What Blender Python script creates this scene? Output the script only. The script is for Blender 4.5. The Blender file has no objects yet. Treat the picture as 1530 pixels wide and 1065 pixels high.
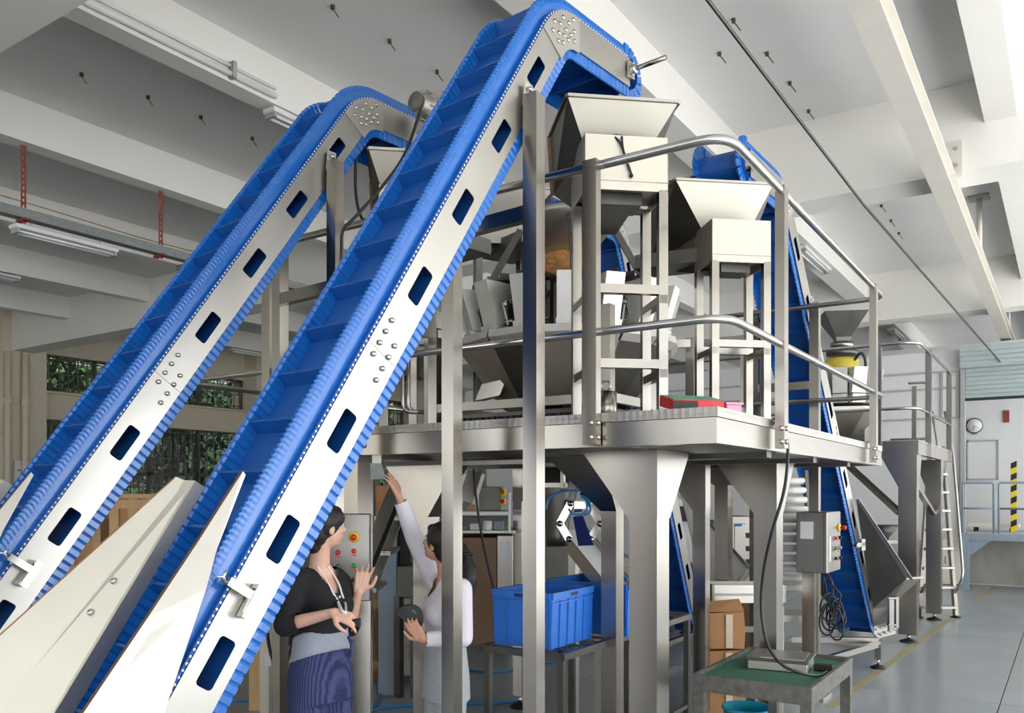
import bpy, bmesh, math, random
from mathutils import Vector, Matrix, geometry
random.seed(7)
scn = bpy.context.scene
COL = scn.collection
V = Vector
# ------------------------------------------------------------------ camera, world, sun, exposure
F, CX, HY, CH = 1250.0, 765.0, 735.0, 1.8          # focal length in pixels of the 1530 px frame, centre, horizon row, eye height
YAW = math.atan(835 / 1250)
FW = V((-math.sin(YAW), math.cos(YAW), 0)); RT = V((math.cos(YAW), math.sin(YAW), 0)); UP = V((0, 0, 1))
cam = bpy.data.cameras.new('camera'); cam_o = bpy.data.objects.new('camera', cam); COL.objects.link(cam_o)
cam_o.location = (0, 0, CH); cam_o.rotation_euler = (math.radians(90), 0, YAW)
cam.sensor_width = 36; cam.lens = 36 * F / 1530; cam.shift_y = (HY - 532.5) / 1530; cam.clip_end = 300
scn.camera = cam_o
w = bpy.data.worlds.new('overcast_sky'); scn.world = w; w.use_nodes = True
bg = w.node_tree.nodes['Background']; bg.inputs[0].default_value = (0.90, 0.95, 1.0, 1); bg.inputs[1].default_value = 1.2
sun = bpy.data.lights.new('sun', 'SUN'); sun.energy = 9.0; sun.angle = math.radians(3); sun.color = (1, .985, .96)
sun_o = bpy.data.objects.new('sun', sun); COL.objects.link(sun_o); sun_o.rotation_euler = (math.radians(10), math.radians(46), 0)
scn.view_settings.view_transform = 'Standard'; scn.view_settings.look = 'None'
scn.view_settings.exposure = 1.6; scn.view_settings.gamma = 1.0; scn.view_settings.use_curve_mapping = False

def P(px, py, d): return FW * d + RT * ((px - CX) / F * d) + V((0, 0, CH + d * (HY - py) / F))
def ray(px, py): return FW + RT * ((px - CX) / F) + UP * ((HY - py) / F)
def PZ(px, py, z): return P(px, py, (z - CH) * F / (HY - py))
def PX(px, py, x): r = ray(px, py); return V((0, 0, CH)) + r * (x / r.x)
def PY(px, py, y): r = ray(px, py); return V((0, 0, CH)) + r * (y / r.y)

# ------------------------------------------------------------------ materials
def srgb(r, g, b):
    f = lambda c: (c / 255 / 12.92) if c / 255 <= .04045 else ((c / 255 + .055) / 1.055) ** 2.4
    return (f(r), f(g), f(b))
def mat(name, rgb, rough=.5, metal=0., var=0., scale=6., bump=0., bscale=None, stretch=(1, 1, 1), rvar=0., spec=None, trans=0., alpha=1., emit=None):
    m = bpy.data.materials.new(name); m.use_nodes = True; nt = m.node_tree; N = nt.nodes; L = nt.links
    b = N['Principled BSDF']; c = srgb(*rgb)
    b.inputs['Base Color'].default_value = (*c, 1); b.inputs['Roughness'].default_value = rough; b.inputs['Metallic'].default_value = metal
    if spec is not None: b.inputs['Specular IOR Level'].default_value = spec
    if trans: b.inputs['Transmission Weight'].default_value = trans
    if alpha < 1: b.inputs['Alpha'].default_value = alpha
    if emit: b.inputs['Emission Color'].default_value = (*srgb(*emit[0]), 1); b.inputs['Emission Strength'].default_value = emit[1]
    if var or bump or rvar:
        tc = N.new('ShaderNodeTexCoord'); mp = N.new('ShaderNodeMapping'); mp.inputs['Scale'].default_value = stretch
        L.new(tc.outputs['Object'], mp.inputs['Vector'])
        nz = N.new('ShaderNodeTexNoise'); nz.inputs['Scale'].default_value = scale; nz.inputs['Detail'].default_value = 5
        L.new(mp.outputs[0], nz.inputs['Vector'])
        if var:
            rp = N.new('ShaderNodeValToRGB'); rp.color_ramp.elements[0].position = .22; rp.color_ramp.elements[1].position = .78
            rp.color_ramp.elements[0].color = (*[max(0, x * (1 - var)) for x in c], 1); rp.color_ramp.elements[1].color = (*[min(1, x * (1 + var * .6)) for x in c], 1)
            L.new(nz.outputs[0], rp.inputs[0]); L.new(rp.outputs[0], b.inputs['Base Color'])
        if rvar:
            mr = N.new('ShaderNodeMapRange'); mr.inputs[1].default_value = .1; mr.inputs[2].default_value = .9
            mr.inputs[3].default_value = max(.02, rough - rvar); mr.inputs[4].default_value = rough + rvar
            L.new(nz.outputs[0], mr.inputs[0]); L.new(mr.outputs[0], b.inputs['Roughness'])
        if bump:
            n2 = N.new('ShaderNodeTexNoise'); n2.inputs['Scale'].default_value = bscale or scale * 4; n2.inputs['Detail'].default_value = 3
            L.new(mp.outputs[0], n2.inputs['Vector'])
            bp = N.new('ShaderNodeBump'); bp.inputs['Strength'].default_value = bump; bp.inputs['Distance'].default_value = .01
            L.new(n2.outputs[0], bp.inputs['Height']); L.new(bp.outputs[0], b.inputs['Normal'])
    return m
def checker_bump(m, scale, strength, voronoi=False):
    nt = m.node_tree; N = nt.nodes; L = nt.links; b = N['Principled BSDF']
    tc = N.new('ShaderNodeTexCoord')
    t = N.new('ShaderNodeTexVoronoi'); t.inputs['Scale'].default_value = scale
    if not voronoi: t.inputs['Randomness'].default_value = .1
    L.new(tc.outputs['Object'], t.inputs['Vector'])
    bp = N.new('ShaderNodeBump'); bp.inputs['Strength'].default_value = strength; bp.inputs['Distance'].default_value = .004
    L.new(t.outputs['Distance'], bp.inputs['Height']); L.new(bp.outputs[0], b.inputs['Normal']); return m
def wave_stripes(m, rgb2, scale, axis='X', dist=1.5):
    nt = m.node_tree; N = nt.nodes; L = nt.links; b = N['Principled BSDF']
    tc = N.new('ShaderNodeTexCoord'); wv = N.new('ShaderNodeTexWave'); wv.bands_direction = axis; wv.inputs['Scale'].default_value = scale
    wv.inputs['Distortion'].default_value = dist; wv.inputs['Detail'].default_value = 2; wv.inputs['Detail Scale'].default_value = 1.5
    L.new(tc.outputs['Object'], wv.inputs['Vector'])
    mx = N.new('ShaderNodeMix'); mx.data_type = 'RGBA'; c = b.inputs['Base Color'].default_value[:]
    mx.inputs[6].default_value = c; mx.inputs[7].default_value = (*srgb(*rgb2), 1)
    L.new(wv.outputs['Fac'], mx.inputs[0]); L.new(mx.outputs[2], b.inputs['Base Color']); return m

M = {}
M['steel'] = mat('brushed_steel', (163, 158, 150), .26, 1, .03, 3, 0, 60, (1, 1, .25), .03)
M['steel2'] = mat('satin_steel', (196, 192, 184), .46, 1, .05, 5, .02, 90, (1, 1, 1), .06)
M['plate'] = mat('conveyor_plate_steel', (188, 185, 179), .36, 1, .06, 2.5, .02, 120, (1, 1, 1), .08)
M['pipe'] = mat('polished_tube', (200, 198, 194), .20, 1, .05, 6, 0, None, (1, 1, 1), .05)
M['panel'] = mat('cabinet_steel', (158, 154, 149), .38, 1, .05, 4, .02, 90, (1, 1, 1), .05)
M['bright'] = mat('lit_front_steel', (216, 211, 198), .6, 1, .03, 4, .02, 90)  # paler steel for hopper fronts; the light on them is in the colour
M['sheet'] = mat('lit_sheet_steel', (232, 229, 218), .5, 1, .04, 3, .02, 90, (1, 1, 1), .05)  # paled for left hopper walls; the ceiling's reflection is put into the colour
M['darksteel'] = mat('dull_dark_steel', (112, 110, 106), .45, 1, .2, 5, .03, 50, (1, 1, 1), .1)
M['hopper'] = checker_bump(mat('dimpled_steel', (226, 224, 220), .52, 1, .05, 8), 160, .35)
M['tread'] = checker_bump(mat('tread_plate', (178, 174, 168), .42, 1, .1, 8), 28, .9)
M['blue'] = mat('blue_belt', (24, 96, 196), .34, 0, .12, 9, .05, 80, (1, 1, 1), .08)
M['bluedark'] = checker_bump(mat('blue_belt_mesh', (12, 78, 156), .45, 0), 70, .5)
M['guard'] = mat('blue_guard', (18, 98, 182), .20, 0, .10, 14, .06, 60, (1, 1, 1), .06, spec=.9)
M['navy'] = mat('navy_belt', (24, 38, 104), .45, 0, .15, 6)
M['white'] = mat('white_plastic', (236, 236, 232), .4)
M['crate'] = mat('blue_crate', (46, 118, 214), .38, 0, .06, 10)
M['black'] = mat('black_rubber', (22, 22, 24), .5)
M['rubber'] = mat('black_cable', (26, 28, 32), .42)
M['ceil'] = mat('ceiling_paint', (234, 232, 229), .85, 0, .035, .8, .04, 8)
M['beam'] = mat('beam_paint', (238, 235, 228), .8, 0, .03, 1.2, .04, 10)
M['wallL'] = mat('beige_wall', (222, 210, 188), .85, 0, .05, 1.5)
M['wallR'] = mat('white_wall', (226, 226, 226), .85, 0, .03, 1)
M['conc'] = mat('stained_concrete', (176, 172, 164), .9, 0, .35, 2.2, .2, 12, (1, 1, .5))
M['floor'] = mat('epoxy_floor', (152, 158, 164), .24, 0, .08, 1.1, .02, 14, (1, 1, 1), .05)
M['joint'] = mat('floor_joint', (70, 72, 74), .8)
M['yellow'] = mat('floor_yellow', (160, 152, 116), .5, 0, .2, 6)
M['pave'] = mat('pavement', (188, 190, 192), .9, 0, .1, 1)
M['cream'] = mat('cream_paint', (222, 216, 204), .5, 0, .06, 4)
M['hook'] = mat('dark_rust', (96, 66, 54), .7, 0, .2, 12)
M['rust'] = mat('red_oxide', (142, 64, 48), .7, 0, .2, 12)
M['galv'] = mat('galvanised', (150, 154, 152), .5, .6, .2, 20)
M['wood'] = mat('pine_ply', (188, 142, 98), .7, 0, .18, 4, .1, 20, (6, 6, .7))
M['wood2'] = mat('pine_batten', (206, 168, 120), .7, 0, .15, 5, .1, 20, (5, 5, .8))
M['card'] = mat('cardboard', (176, 130, 88), .8, 0, .12, 6)
M['cardbrown'] = mat('brown_board', (134, 104, 82), .7, 0, .1, 3)
M['tape'] = mat('clear_tape', (214, 196, 170), .15, 0, .1, 20)
M['grey'] = mat('grey_enamel', (170, 172, 170), .45, 0, .05, 4)
M['bluegrey'] = mat('blue_grey_paint', (142, 158, 172), .5, 0, .08, 4)
M['ivory'] = mat('ivory_enamel', (206, 202, 190), .45, 0, .04, 4)
M['green'] = mat('green_rubber_mat', (52, 106, 84), .55, 0, .18, 7)
M['oldsteel'] = mat('chipped_grey_paint', (112, 110, 104), .55, .3, .45, 22, .15, 40)
M['teal'] = mat('teal_plastic', (40, 178, 206), .35)
M['red'] = mat('red_button', (206, 34, 38), .35)
M['greenb'] = mat('green_button', (40, 152, 62), .35)
M['yellowb'] = mat('yellow_collar', (232, 206, 30), .4)
M['orange'] = mat('orange_tag', (226, 86, 44), .5)
M['hose'] = mat('blue_hose', (24, 124, 190), .35)
M['paper'] = mat('paper', (226, 226, 226), .7)
M['tan'] = mat('tan_lettering', (176, 136, 92), .6)
M['tube'] = mat('lamp_tube', (240, 242, 242), .35)
M['glass'] = mat('dark_window_glass', (38, 44, 42), .06, 0, spec=.8, alpha=.50)
M['film'] = mat('clear_film', (236, 206, 130), .08, 0, spec=.9, alpha=.28)
M['snack'] = mat('orange_snack', (206, 104, 24), .6, 0, .4, 14)
M['yplast'] = mat('yellow_film', (226, 206, 70), .25, 0, .2, 8)
M['skin'] = mat('skin', (226, 178, 156), .5, 0, .05, 12)
M['skin2'] = mat('warm_skin', (216, 164, 138), .5, 0, .05, 12)
M['hair'] = mat('black_hair', (24, 20, 20), .38, 0, .3, 30, .5, 60, (6, 6, 1))
M['knit'] = mat('black_knit', (24, 24, 28), .85, 0, .2, 40, .25, 120)
M['grey_tee'] = mat('grey_jersey', (158, 164, 176), .85, 0, .08, 30)
M['whiteknit'] = mat('white_knit', (232, 226, 236), .8, 0, .03, 25, .2, 16)
M['navypant'] = wave_stripes(mat('navy_pinstripe', (30, 38, 78), .85), (66, 76, 120), 26, 'X', 2)
M['greypant'] = wave_stripes(mat('grey_stripe', (196, 198, 202), .85), (160, 164, 170), 24, 'Z', .6)
M['strap'] = mat('white_strap', (230, 228, 224), .7)
M['pouch'] = mat('black_leather', (26, 32, 38), .45, 0, .1, 20)
M['lip'] = mat('lip', (178, 96, 92), .5)
M['leaf'] = mat('leaf', (70, 104, 54), .6, 0, .5, 3)
M['leaf2'] = mat('dark_leaf', (46, 74, 44), .6, 0, .5, 3)
M['bark'] = mat('bark', (74, 62, 52), .9, 0, .3, 8)
M['redbox'] = mat('red_carton', (200, 32, 44), .4)
M['print'] = mat('printed_lid', (96, 160, 120), .4, 0, .9, 16)
M['pink'] = mat('pink_box', (214, 150, 178), .4)
M['screen'] = mat('dark_screen', (40, 46, 50), .15)
M['brownrim'] = mat('aged_brown_edge', (124, 92, 66), .5, .5, .2, 10)
M['slat'] = mat('shutter_slat', (176, 190, 190), .45, .2, .05, 5)
M['darkgap'] = mat('dark_seal', (40, 46, 48), .8)
def face_attr(): pass
# ------------------------------------------------------------------ object helpers
ROOT = {}                                   # world location of every parent, so meshes can be given in world coordinates
def setp(o, label=None, cat=None, group=None, kind=None):
    if label: o['label'] = label
    if cat: o['category'] = cat
    if group: o['group'] = group
    if kind: o['kind'] = kind
    return o
def thing(name, loc, label, cat, group=None):
    o = bpy.data.objects.new(name, None); o.empty_display_size = .1; COL.objects.link(o); o.location = V(loc)
    ROOT[o.name] = V(loc); return setp(o, label, cat, group)
def link(name, me, m, parent=None, smooth=False, origin=None):
    o = bpy.data.objects.new(name, me); COL.objects.link(o)
    if m is not None and not me.materials: me.materials.append(M[m] if isinstance(m, str) else m)
    if parent is not None: o.parent = parent
    ROOT[o.name] = ROOT.get(parent.name, V((0, 0, 0))) if parent is not None else V(origin or (0, 0, 0))
    return o
def frame(d):
    d = V(d).normalized(); a = V((0, 0, 1)) if abs(d.z) < .95 else V((0, 1, 0))
    r = d.cross(a).normalized(); return r, r.cross(d).normalized()
class MB:
    def __init__(s): s.v = []; s.f = []; s.sm = []
    def add(s, vs, fs, smooth=False):
        k = len(s.v); s.v += [tuple(x) for x in vs]; s.f += [[i + k for i in f] for f in fs]; s.sm += [smooth] * len(fs); return s
    def box(s, lo, hi):
        x0, y0, z0 = lo; x1, y1, z1 = hi
        return s.add([(x0, y0, z0), (x1, y0, z0), (x1, y1, z0), (x0, y1, z0), (x0, y0, z1), (x1, y0, z1), (x1, y1, z1), (x0, y1, z1)],
              [(0, 3, 2, 1), (4, 5, 6, 7), (0, 1, 5, 4), (1, 2, 6, 5), (2, 3, 7, 6), (3, 0, 4, 7)])
    def obox(s, o, ax, ay, az):                      # corner + three edge vectors
        o, ax, ay, az = V(o), V(ax), V(ay), V(az)
        vs = [o, o + ax, o + ax + ay, o + ay]; vs += [q + az for q in vs]
        fs = [(0, 3, 2, 1), (4, 5, 6, 7), (0, 1, 5, 4), (1, 2, 6, 5), (2, 3, 7, 6), (3, 0, 4, 7)]
        if ax.cross(ay).dot(az) < 0: fs = [f[::-1] for f in fs]
        return s.add(vs, fs)
    def bar(s, a, b, w=.05, h=None, side=None):      # rectangular tube; side = direction of the width w
        a, b = V(a), V(b); h = h or w; d = (b - a)
        if side is None: r, u = frame(d)
        else:
            r = V(side); r = (r - d.normalized() * r.dot(d.normalized())).normalized(); u = r.cross(d).normalized()
        return s.obox(a - r * w / 2 - u * h / 2, r * w, u * h, d)
    def tube(s, a, b, r, n=12, r2=None, caps=True):
        a, b = V(a), V(b); r2 = r if r2 is None else r2; x, y = frame(b - a)
        vs = []
        for q, rr in ((a, r), (b, r2)):
            vs += [q + (x * math.cos(2 * math.pi * i / n) + y * math.sin(2 * math.pi * i / n)) * rr for i in range(n)]
        k = len(s.v); s.add(vs, [(i, (i + 1) % n, (i + 1) % n + n, i + n)[::-1] for i in range(n)], True)
        if caps: s.add([], []); s.f += [[k + i for i in range(n)], [k + n + i for i in range(n)][::-1]]; s.sm += [False] * 2
        return s
    def path(s, pts, r, n=10, closed=False):
        pts = [V(p) for p in pts]; m = len(pts); vs = []; nx = None
        for i, p in enumerate(pts):
            a = pts[(i - 1) % m] if (closed or i > 0) else p; b = pts[(i + 1) % m] if (closed or i < m - 1) else p
            d = (b - a).normalized()
            if nx is None: nx = frame(d)[0]
            nx = (nx - d * nx.dot(d)).normalized(); ny = d.cross(nx)
            rr = r[i] if isinstance(r, (list, tuple)) else r
            vs += [p + (nx * math.cos(2 * math.pi * j / n) + ny * math.sin(2 * math.pi * j / n)) * rr for j in range(n)]
        k = len(s.v); fs = []
        for i in range(m if closed else m - 1):
            i2 = (i + 1) % m
            fs += [(i * n + j, i * n + (j + 1) % n, i2 * n + (j + 1) % n, i2 * n + j) for j in range(n)]
        s.add(vs, fs, True)
        if not closed: s.f += [[k + j for j in range(n)][::-1], [k + (m - 1) * n + j for j in range(n)]]; s.sm += [False, False]
        return s
    def lathe(s, c, prof, n=24, axis=(0, 0, 1), smooth=True, a0=0):
        c = V(c); ax = V(axis).normalized(); x, y = frame(ax); vs = []
        for (r, h) in prof:
            vs += [c + ax * h + (x * math.cos(a0 + 2 * math.pi * i / n) + y * math.sin(a0 + 2 * math.pi * i / n)) * r for i in range(n)]
        fs = []
        for j in range(len(prof) - 1):
            fs += [(j * n + i, j * n + (i + 1) % n, (j + 1) * n + (i + 1) % n, (j + 1) * n + i)[::-1] for i in range(n)]
        k = len(s.v); s.add(vs, fs, smooth)
        for j, rev in ((0, False), (len(prof) - 1, True)):
            if prof[j][0] > 1e-4: f = [k + j * n + i for i in range(n)]; s.f.append(f[::-1] if rev else f); s.sm.append(False)
        return s
    def prism(s, loops, off):                        # loops: outline + holes, 3D coplanar points; extruded by vector off
        off = V(off); pts = [V(p) for l in loops for p in l]; tris = geometry.tessellate_polygon([[V(p) for p in l] for l in loops])
        n = len(pts); fs = [tuple(t) for t in tris] + [tuple(i + n for i in t[::-1]) for t in tris]
        k = 0
        for l in loops:
            m = len(l); fs += [(k + i, k + (i + 1) % m, k + (i + 1) % m + n, k + i + n) for i in range(m)]; k += m
        return s.add(pts + [p + off for p in pts], fs)
    def sheet(s, polys, t=.003):                     # thin sheet-metal faces, given as 3D polygons, each with its own thickness
        for p in polys:
            p = [V(q) for q in p]; n = (p[1] - p[0]).cross(p[2] - p[0]).normalized() * t
            m = len(p); s.add(p + [q + n for q in p], [tuple(range(m))[::-1], tuple(range(m, 2 * m))] + [(i, (i + 1) % m, (i + 1) % m + m, i + m) for i in range(m)])
        return s
    def ball(s, c, r, n=10, sc=(1, 1, 1), rot=None):
        c = V(c); vs = []; fs = []; m = max(4, n // 2)
        for j in range(m + 1):
            t = math.pi * j / m
            for i in range(n):
                p = 2 * math.pi * i / n; q = V((r * sc[0] * math.sin(t) * math.cos(p), r * sc[1] * math.sin(t) * math.sin(p), r * sc[2] * math.cos(t)))
                vs.append(c + (rot @ q if rot is not None else q))
        for j in range(m): fs += [(j * n + i, (j + 1) * n + i, (j + 1) * n + (i + 1) % n, j * n + (i + 1) % n) for i in range(n)]
        return s.add(vs, fs, True)
    def build(s, name, m, parent=None, origin=None, bevel=0, fix=True):
        off = ROOT.get(parent.name, V((0, 0, 0))) if parent is not None else V(origin or (0, 0, 0))
        me = bpy.data.meshes.new(name); me.from_pydata([(a - off.x, b - off.y, c - off.z) for a, b, c in s.v], [], s.f)
        me.polygons.foreach_set('use_smooth', s.sm)
        if fix or bevel:
            bm = bmesh.new(); bm.from_mesh(me); bmesh.ops.remove_doubles(bm, verts=bm.verts, dist=1e-5)
            if bevel: bmesh.ops.bevel(bm, geom=bm.edges[:], offset=bevel, segments=1, affect='EDGES', profile=.5)
            bmesh.ops.recalc_face_normals(bm, faces=bm.faces); bm.to_mesh(me); bm.free()
        me.update(); o = link(name, me, m, parent, origin=origin)
        if parent is None: o.location = off
        return o
def text(name, s, size, loc, xdir, ydir, m, parent, thick=.002):
    cu = bpy.data.curves.new(name, 'FONT'); cu.body = s; cu.size = size; cu.extrude = thick
    t = bpy.data.objects.new('tmp', cu); COL.objects.link(t)
    me = bpy.data.meshes.new_from_object(t.evaluated_get(bpy.context.evaluated_depsgraph_get())); bpy.data.objects.remove(t)
    x, y = V(xdir).normalized(), V(ydir).normalized(); z = x.cross(y)
    R = Matrix((x, y, z)).transposed(); off = ROOT.get(parent.name, V((0, 0, 0)))
    for v in me.vertices: v.co = R @ v.co + V(loc) - off
    me.name = name; me.materials.clear(); return link(name, me, m, parent)
def arc(c, a, b, r, a0, a1, n=8): c, a, b = V(c), V(a), V(b); return [c + a * r * math.cos(a0 + (a1 - a0) * i / n) + b * r * math.sin(a0 + (a1 - a0) * i / n) for i in range(n + 1)]
def bend(pts, r, n=6):                               # polyline with rounded corners
    pts = [V(p) for p in pts]; out = [pts[0]]
    for i in range(1, len(pts) - 1):
        a, b, c = pts[i - 1], pts[i], pts[i + 1]; u = (a - b); v = (c - b); t = min(r, u.length * .48, v.length * .48)
        p, q = b + u.normalized() * t, b + v.normalized() * t
        out += [p.lerp(b, k / n).lerp(b.lerp(q, k / n), k / n) for k in range(n + 1)]
    return out + [pts[-1]]
def smoothpath(pts, n=6):                            # Catmull-Rom
    pts = [V(p) for p in pts]; q = [pts[0]] + pts + [pts[-1]]; out = []
    for i in range(1, len(q) - 2):
        for k in range(n):
            t = k / n; a, b, c, d = q[i - 1], q[i], q[i + 1], q[i + 2]
            out.append(.5 * ((2 * b) + (c - a) * t + (2 * a - 5 * b + 4 * c - d) * t * t + (3 * b - a - 3 * c + d) * t ** 3))
    return out + [pts[-1]]
def struct(name, mb, m, parent=None): o = mb.build(name, m, parent); 
def S(o): o['kind'] = 'structure'; return o
def dup_tree(o, delta):                              # a thing with its parts and sub-parts, shared meshes
    c = o.copy(); COL.objects.link(c); c.location = o.location + V(delta)
    for ch in o.children:
        d = ch.copy(); COL.objects.link(d); d.parent = c
        for g in ch.children: e = g.copy(); COL.objects.link(e); e.parent = d
    ROOT[c.name] = ROOT[o.name] + V(delta); return c

# ------------------------------------------------------------------ the hall
ZC, ZL, ZX = 6.25, 5.77, 5.29                        # ceiling, underside of the long beams, underside of the cross beams
floor = S(MB().box((-23, -16, -.25), (9, 30.5, -.02)).build('floor', 'joint'))
xs = [-22.9 + 3.2 * i for i in range(8)]; xs = [-22.9, -18.9, -14.9, -10.9, -7.2, -3.9, -.5, 3, 6.2, 9]; ys = [-16, -11, -6, -2.5, 1, 4.6, 8.2, 11.8, 15.4, 19, 22.6, 26.4, 30.4]
for i in range(len(xs) - 1):
    for j in range(len(ys) - 1):
        MB().box((xs[i] + .004, ys[j] + .004, -.02), (xs[i + 1] - .004, ys[j + 1] - .004, 0)).build('floor_slab', 'floor' if xs[i] < 2.9 else 'pave', floor, fix=False)  # paler slabs out of view, put in to bounce sunlight to the ceiling
for a, b in (((-1.72, 7.3), (-1.44, 13.96)), ((-1.36, 15.9), (-1.24, 18.4))):
    MB().obox((a[0], a[1], 0), (.085, 0, 0), (b[0] - a[0], b[1] - a[1], 0), (0, 0, .002)).build('line_marking', 'yellow', floor)
ground = S(MB().box((-60, -40, -.4), (60, 70, -.26)).build('ground', 'pave'))
ceiling = S(MB().box((-23, -16, ZC), (9, 30.5, ZC + .3)).build('ceiling', 'ceil'))
for x0, x1 in ((-.77, -.47), (2.3, 2.6), (5.4, 5.7), (-3.87, -3.47), (-7.0, -6.77), (-10.1, -9.85), (-13.2, -12.95), (-16.2, -15.97), (-19.3, -19.05)):
    MB().box((x0, -16, ZL), (x1, 30, ZC)).build('beam', 'beam', ceiling)
for y0, y1 in ((-5, -4.4), (-12.6, -12), (2.7, 3.27), (10.3, 10.85), (18.3, 18.85)):
    MB().box((-22.6, y0, ZX), (8.8, y1, ZC)).build('cross_beam', 'beam', ceiling)
wl = S(MB().box((-22.9, -16, 0), (-22.3, 30.5, .95)).box((-22.9, -16, 3.86), (-22.3, 30.5, 4.42)).box((-22.9, -16, 5.42), (-22.3, 30.5, ZC)).build('wall_left', 'wallL'))
cols = [(-16, -4), (-4, -3), (2.4, 3.4), (10.1, 11.15), (17.75, 18.9), (25.6, 26.6), (30, 30.5)]
for a, b in cols: MB().box((-22.9, a, 0), (-21.72, b, ZC)).build('column', 'wallL', wl)
for a, b in ((10.1, 11.15), (17.75, 18.9)): MB().box((-21.76, a - .02, 4.03), (-21.68, b + .02, 4.09)).build('string_course', 'wallL', wl)
MB().box((-22.9, 11.15, 3.7), (-22.15, 17.75, 3.86)).box((-22.9, 11.15, 4.38), (-22.15, 17.75, 4.44)).build('ledge', 'wallL', wl)
wq = S(MB().box((-14, -16.4, 0), (9, -16, 2.3)).box((-23, -16.4, 0), (-14, -16, .3)).box((-23, -16.4, 5.8), (9, -16, ZC)).build('wall_front', 'wallL'))  # unseen wall; its openings are placed to let sky light in
for i in range(9): MB().box((-23 + i * 3.9, -16.4, .3 if i < 2 else 2.3), (-22.4 + i * 3.9, -16, 5.8)).build('pier', 'wallL', wq)
wr = S(MB().box((8.8, -16, 5.5), (9.1, 30.5, ZC)).build('wall_right', 'wallL'))  # unseen header, added so the high steel reflects less sky
for y in (-16, -4.7, 3, 10.5, 18.5, 30): MB().box((8.6, y, 0), (9.1, y + .6, 5.5)).build('pier', 'wallL', wr)
wf = S(MB().box((-23, 30.0, 0), (9, 30.5, ZC)).build('wall_back', 'wallR'))
wp = S(MB().box((-14, 18.6, 0), (-1.74, 18.85, 4.6)).box((-1.74, 18.6, 0), (3.6, 18.85, 1.0)).box((-1.74, 18.6, 4.2), (3.6, 18.85, 4.6)).build('wall_partition', 'wallR'))
MB().box((-1.7, 18.58, .02), (3.5, 18.62, .99)).build('stained_base', 'conc', wp)
for z in (4.17, 3.84, 3.25): MB().box((-10, 18.56, z), (-1.86, 18.6, z + .035)).build('cover_strip', 'grey', wp)
for x in (-2.15, -1.86, -5.2): MB().box((x, 18.555, 3.25), (x + .035, 18.6, 4.2)).build('cover_strip', 'grey', wp)
# windows of the left wall
nwin = 0
def window(y0, y1, z0, z1, cols_, rows, bars):
    global nwin; nwin += 1
    w = S(thing('window_%d' % nwin, (-22.35, y0, z0), None, None))
    x = -22.5; fr = MB()
    for z in (z0, z1 - .06): fr.box((x, y0, z), (x + .1, y1, z + .06))
    for y in (y0, y1 - .06): fr.box((x, y, z0), (x + .1, y + .06, z1))
    fr.build('window_frame', 'darksteel', w)
    for i in range(1, cols_):
        y = y0 + (y1 - y0) * i / cols_; MB().box((x, y - .05, z0), (x + .1, y + .05, z1)).build('mullion', 'darksteel', w)
    for i in range(1, rows):
        z = z0 + (z1 - z0) * i / rows; MB().box((x, y0, z - .05), (x + .1, y1, z + .05)).build('transom', 'darksteel', w)
    for i in range(cols_):
        for j in range(rows):
            ya, yb = y0 + (y1 - y0) * i / cols_ + .05, y0 + (y1 - y0) * (i + 1) / cols_ - .05
            za, zb = z0 + (z1 - z0) * j / rows + .05, z0 + (z1 - z0) * (j + 1) / rows - .05
            MB().box((x + .04, ya, za), (x + .05, yb, zb)).build('pane', 'glass', w, fix=False)
    me = None
    for i in range(bars):
        y = y0 + (y1 - y0) * (i + .5) / bars
        if me is None: me = MB().tube((-22.33, y, z0 + .02), (-22.33, y, z1 - .02), .017, 6).build('security_bar', 'oldsteel', w); yy = y
        else: c = me.copy(); COL.objects.link(c); c.location.y += y - yy
    for z in (z0 + .12, z1 - .12, (z0 + z1) / 2) if rows == 1 else (z0 + .15, z0 + (z1 - z0) * .36, z0 + (z1 - z0) * .66, z1 - .15):
        MB().box((-22.35, y0 + .02, z - .015), (-22.32, y1 - .02, z + .015)).build('security_rail', 'oldsteel', w)
for a, b in ((-3, 2.4), (3.4, 10.1), (11.15, 17.75), (18.9, 25.6)):
    window(a, b, 4.44, 5.42, 4, 1, 26); window(a, b, .95, 3.72, 4, 2, 26)
# drain pipes and the notice on the column
for px, r in ((12, .075), (38, .085)):
    p = PX(px, 600, -21.62)
    t = thing('drain_pipe', (p.x, p.y, 0), 'pale drain pipe running down the column, %s' % ('slimmer one, at the edge of the picture' if px < 20 else 'thicker one with a wide collar'), 'pipe')
    MB().tube((p.x, p.y, .01), (p.x, p.y, 5.25), r, 12).build('pipe', 'wallL', t); MB().tube((p.x, p.y, 3.95), (p.x, p.y, 4.12), r + .025, 12).build('collar', 'wallL', t)
a = PX(23, 722, -21.62); b = PX(52, 689, -21.62)
t = thing('notice_board', (-21.68, a.y, a.z), 'white notice board with tan letters on the column', 'sign')
MB().box((-21.72, a.y, a.z - .45), (-21.66, b.y, b.z)).build('board', 'paper', t)
text('lettering', 'TO', .36, (-21.655, a.y + .05, a.z + .10), (0, 1, 0), (0, 0, 1), 'tan', t)
text('lettering', '1', .36, (-21.655, a.y + .60, a.z + .10), (0, 1, 0), (0, 0, 1), 'red', t)
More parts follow.
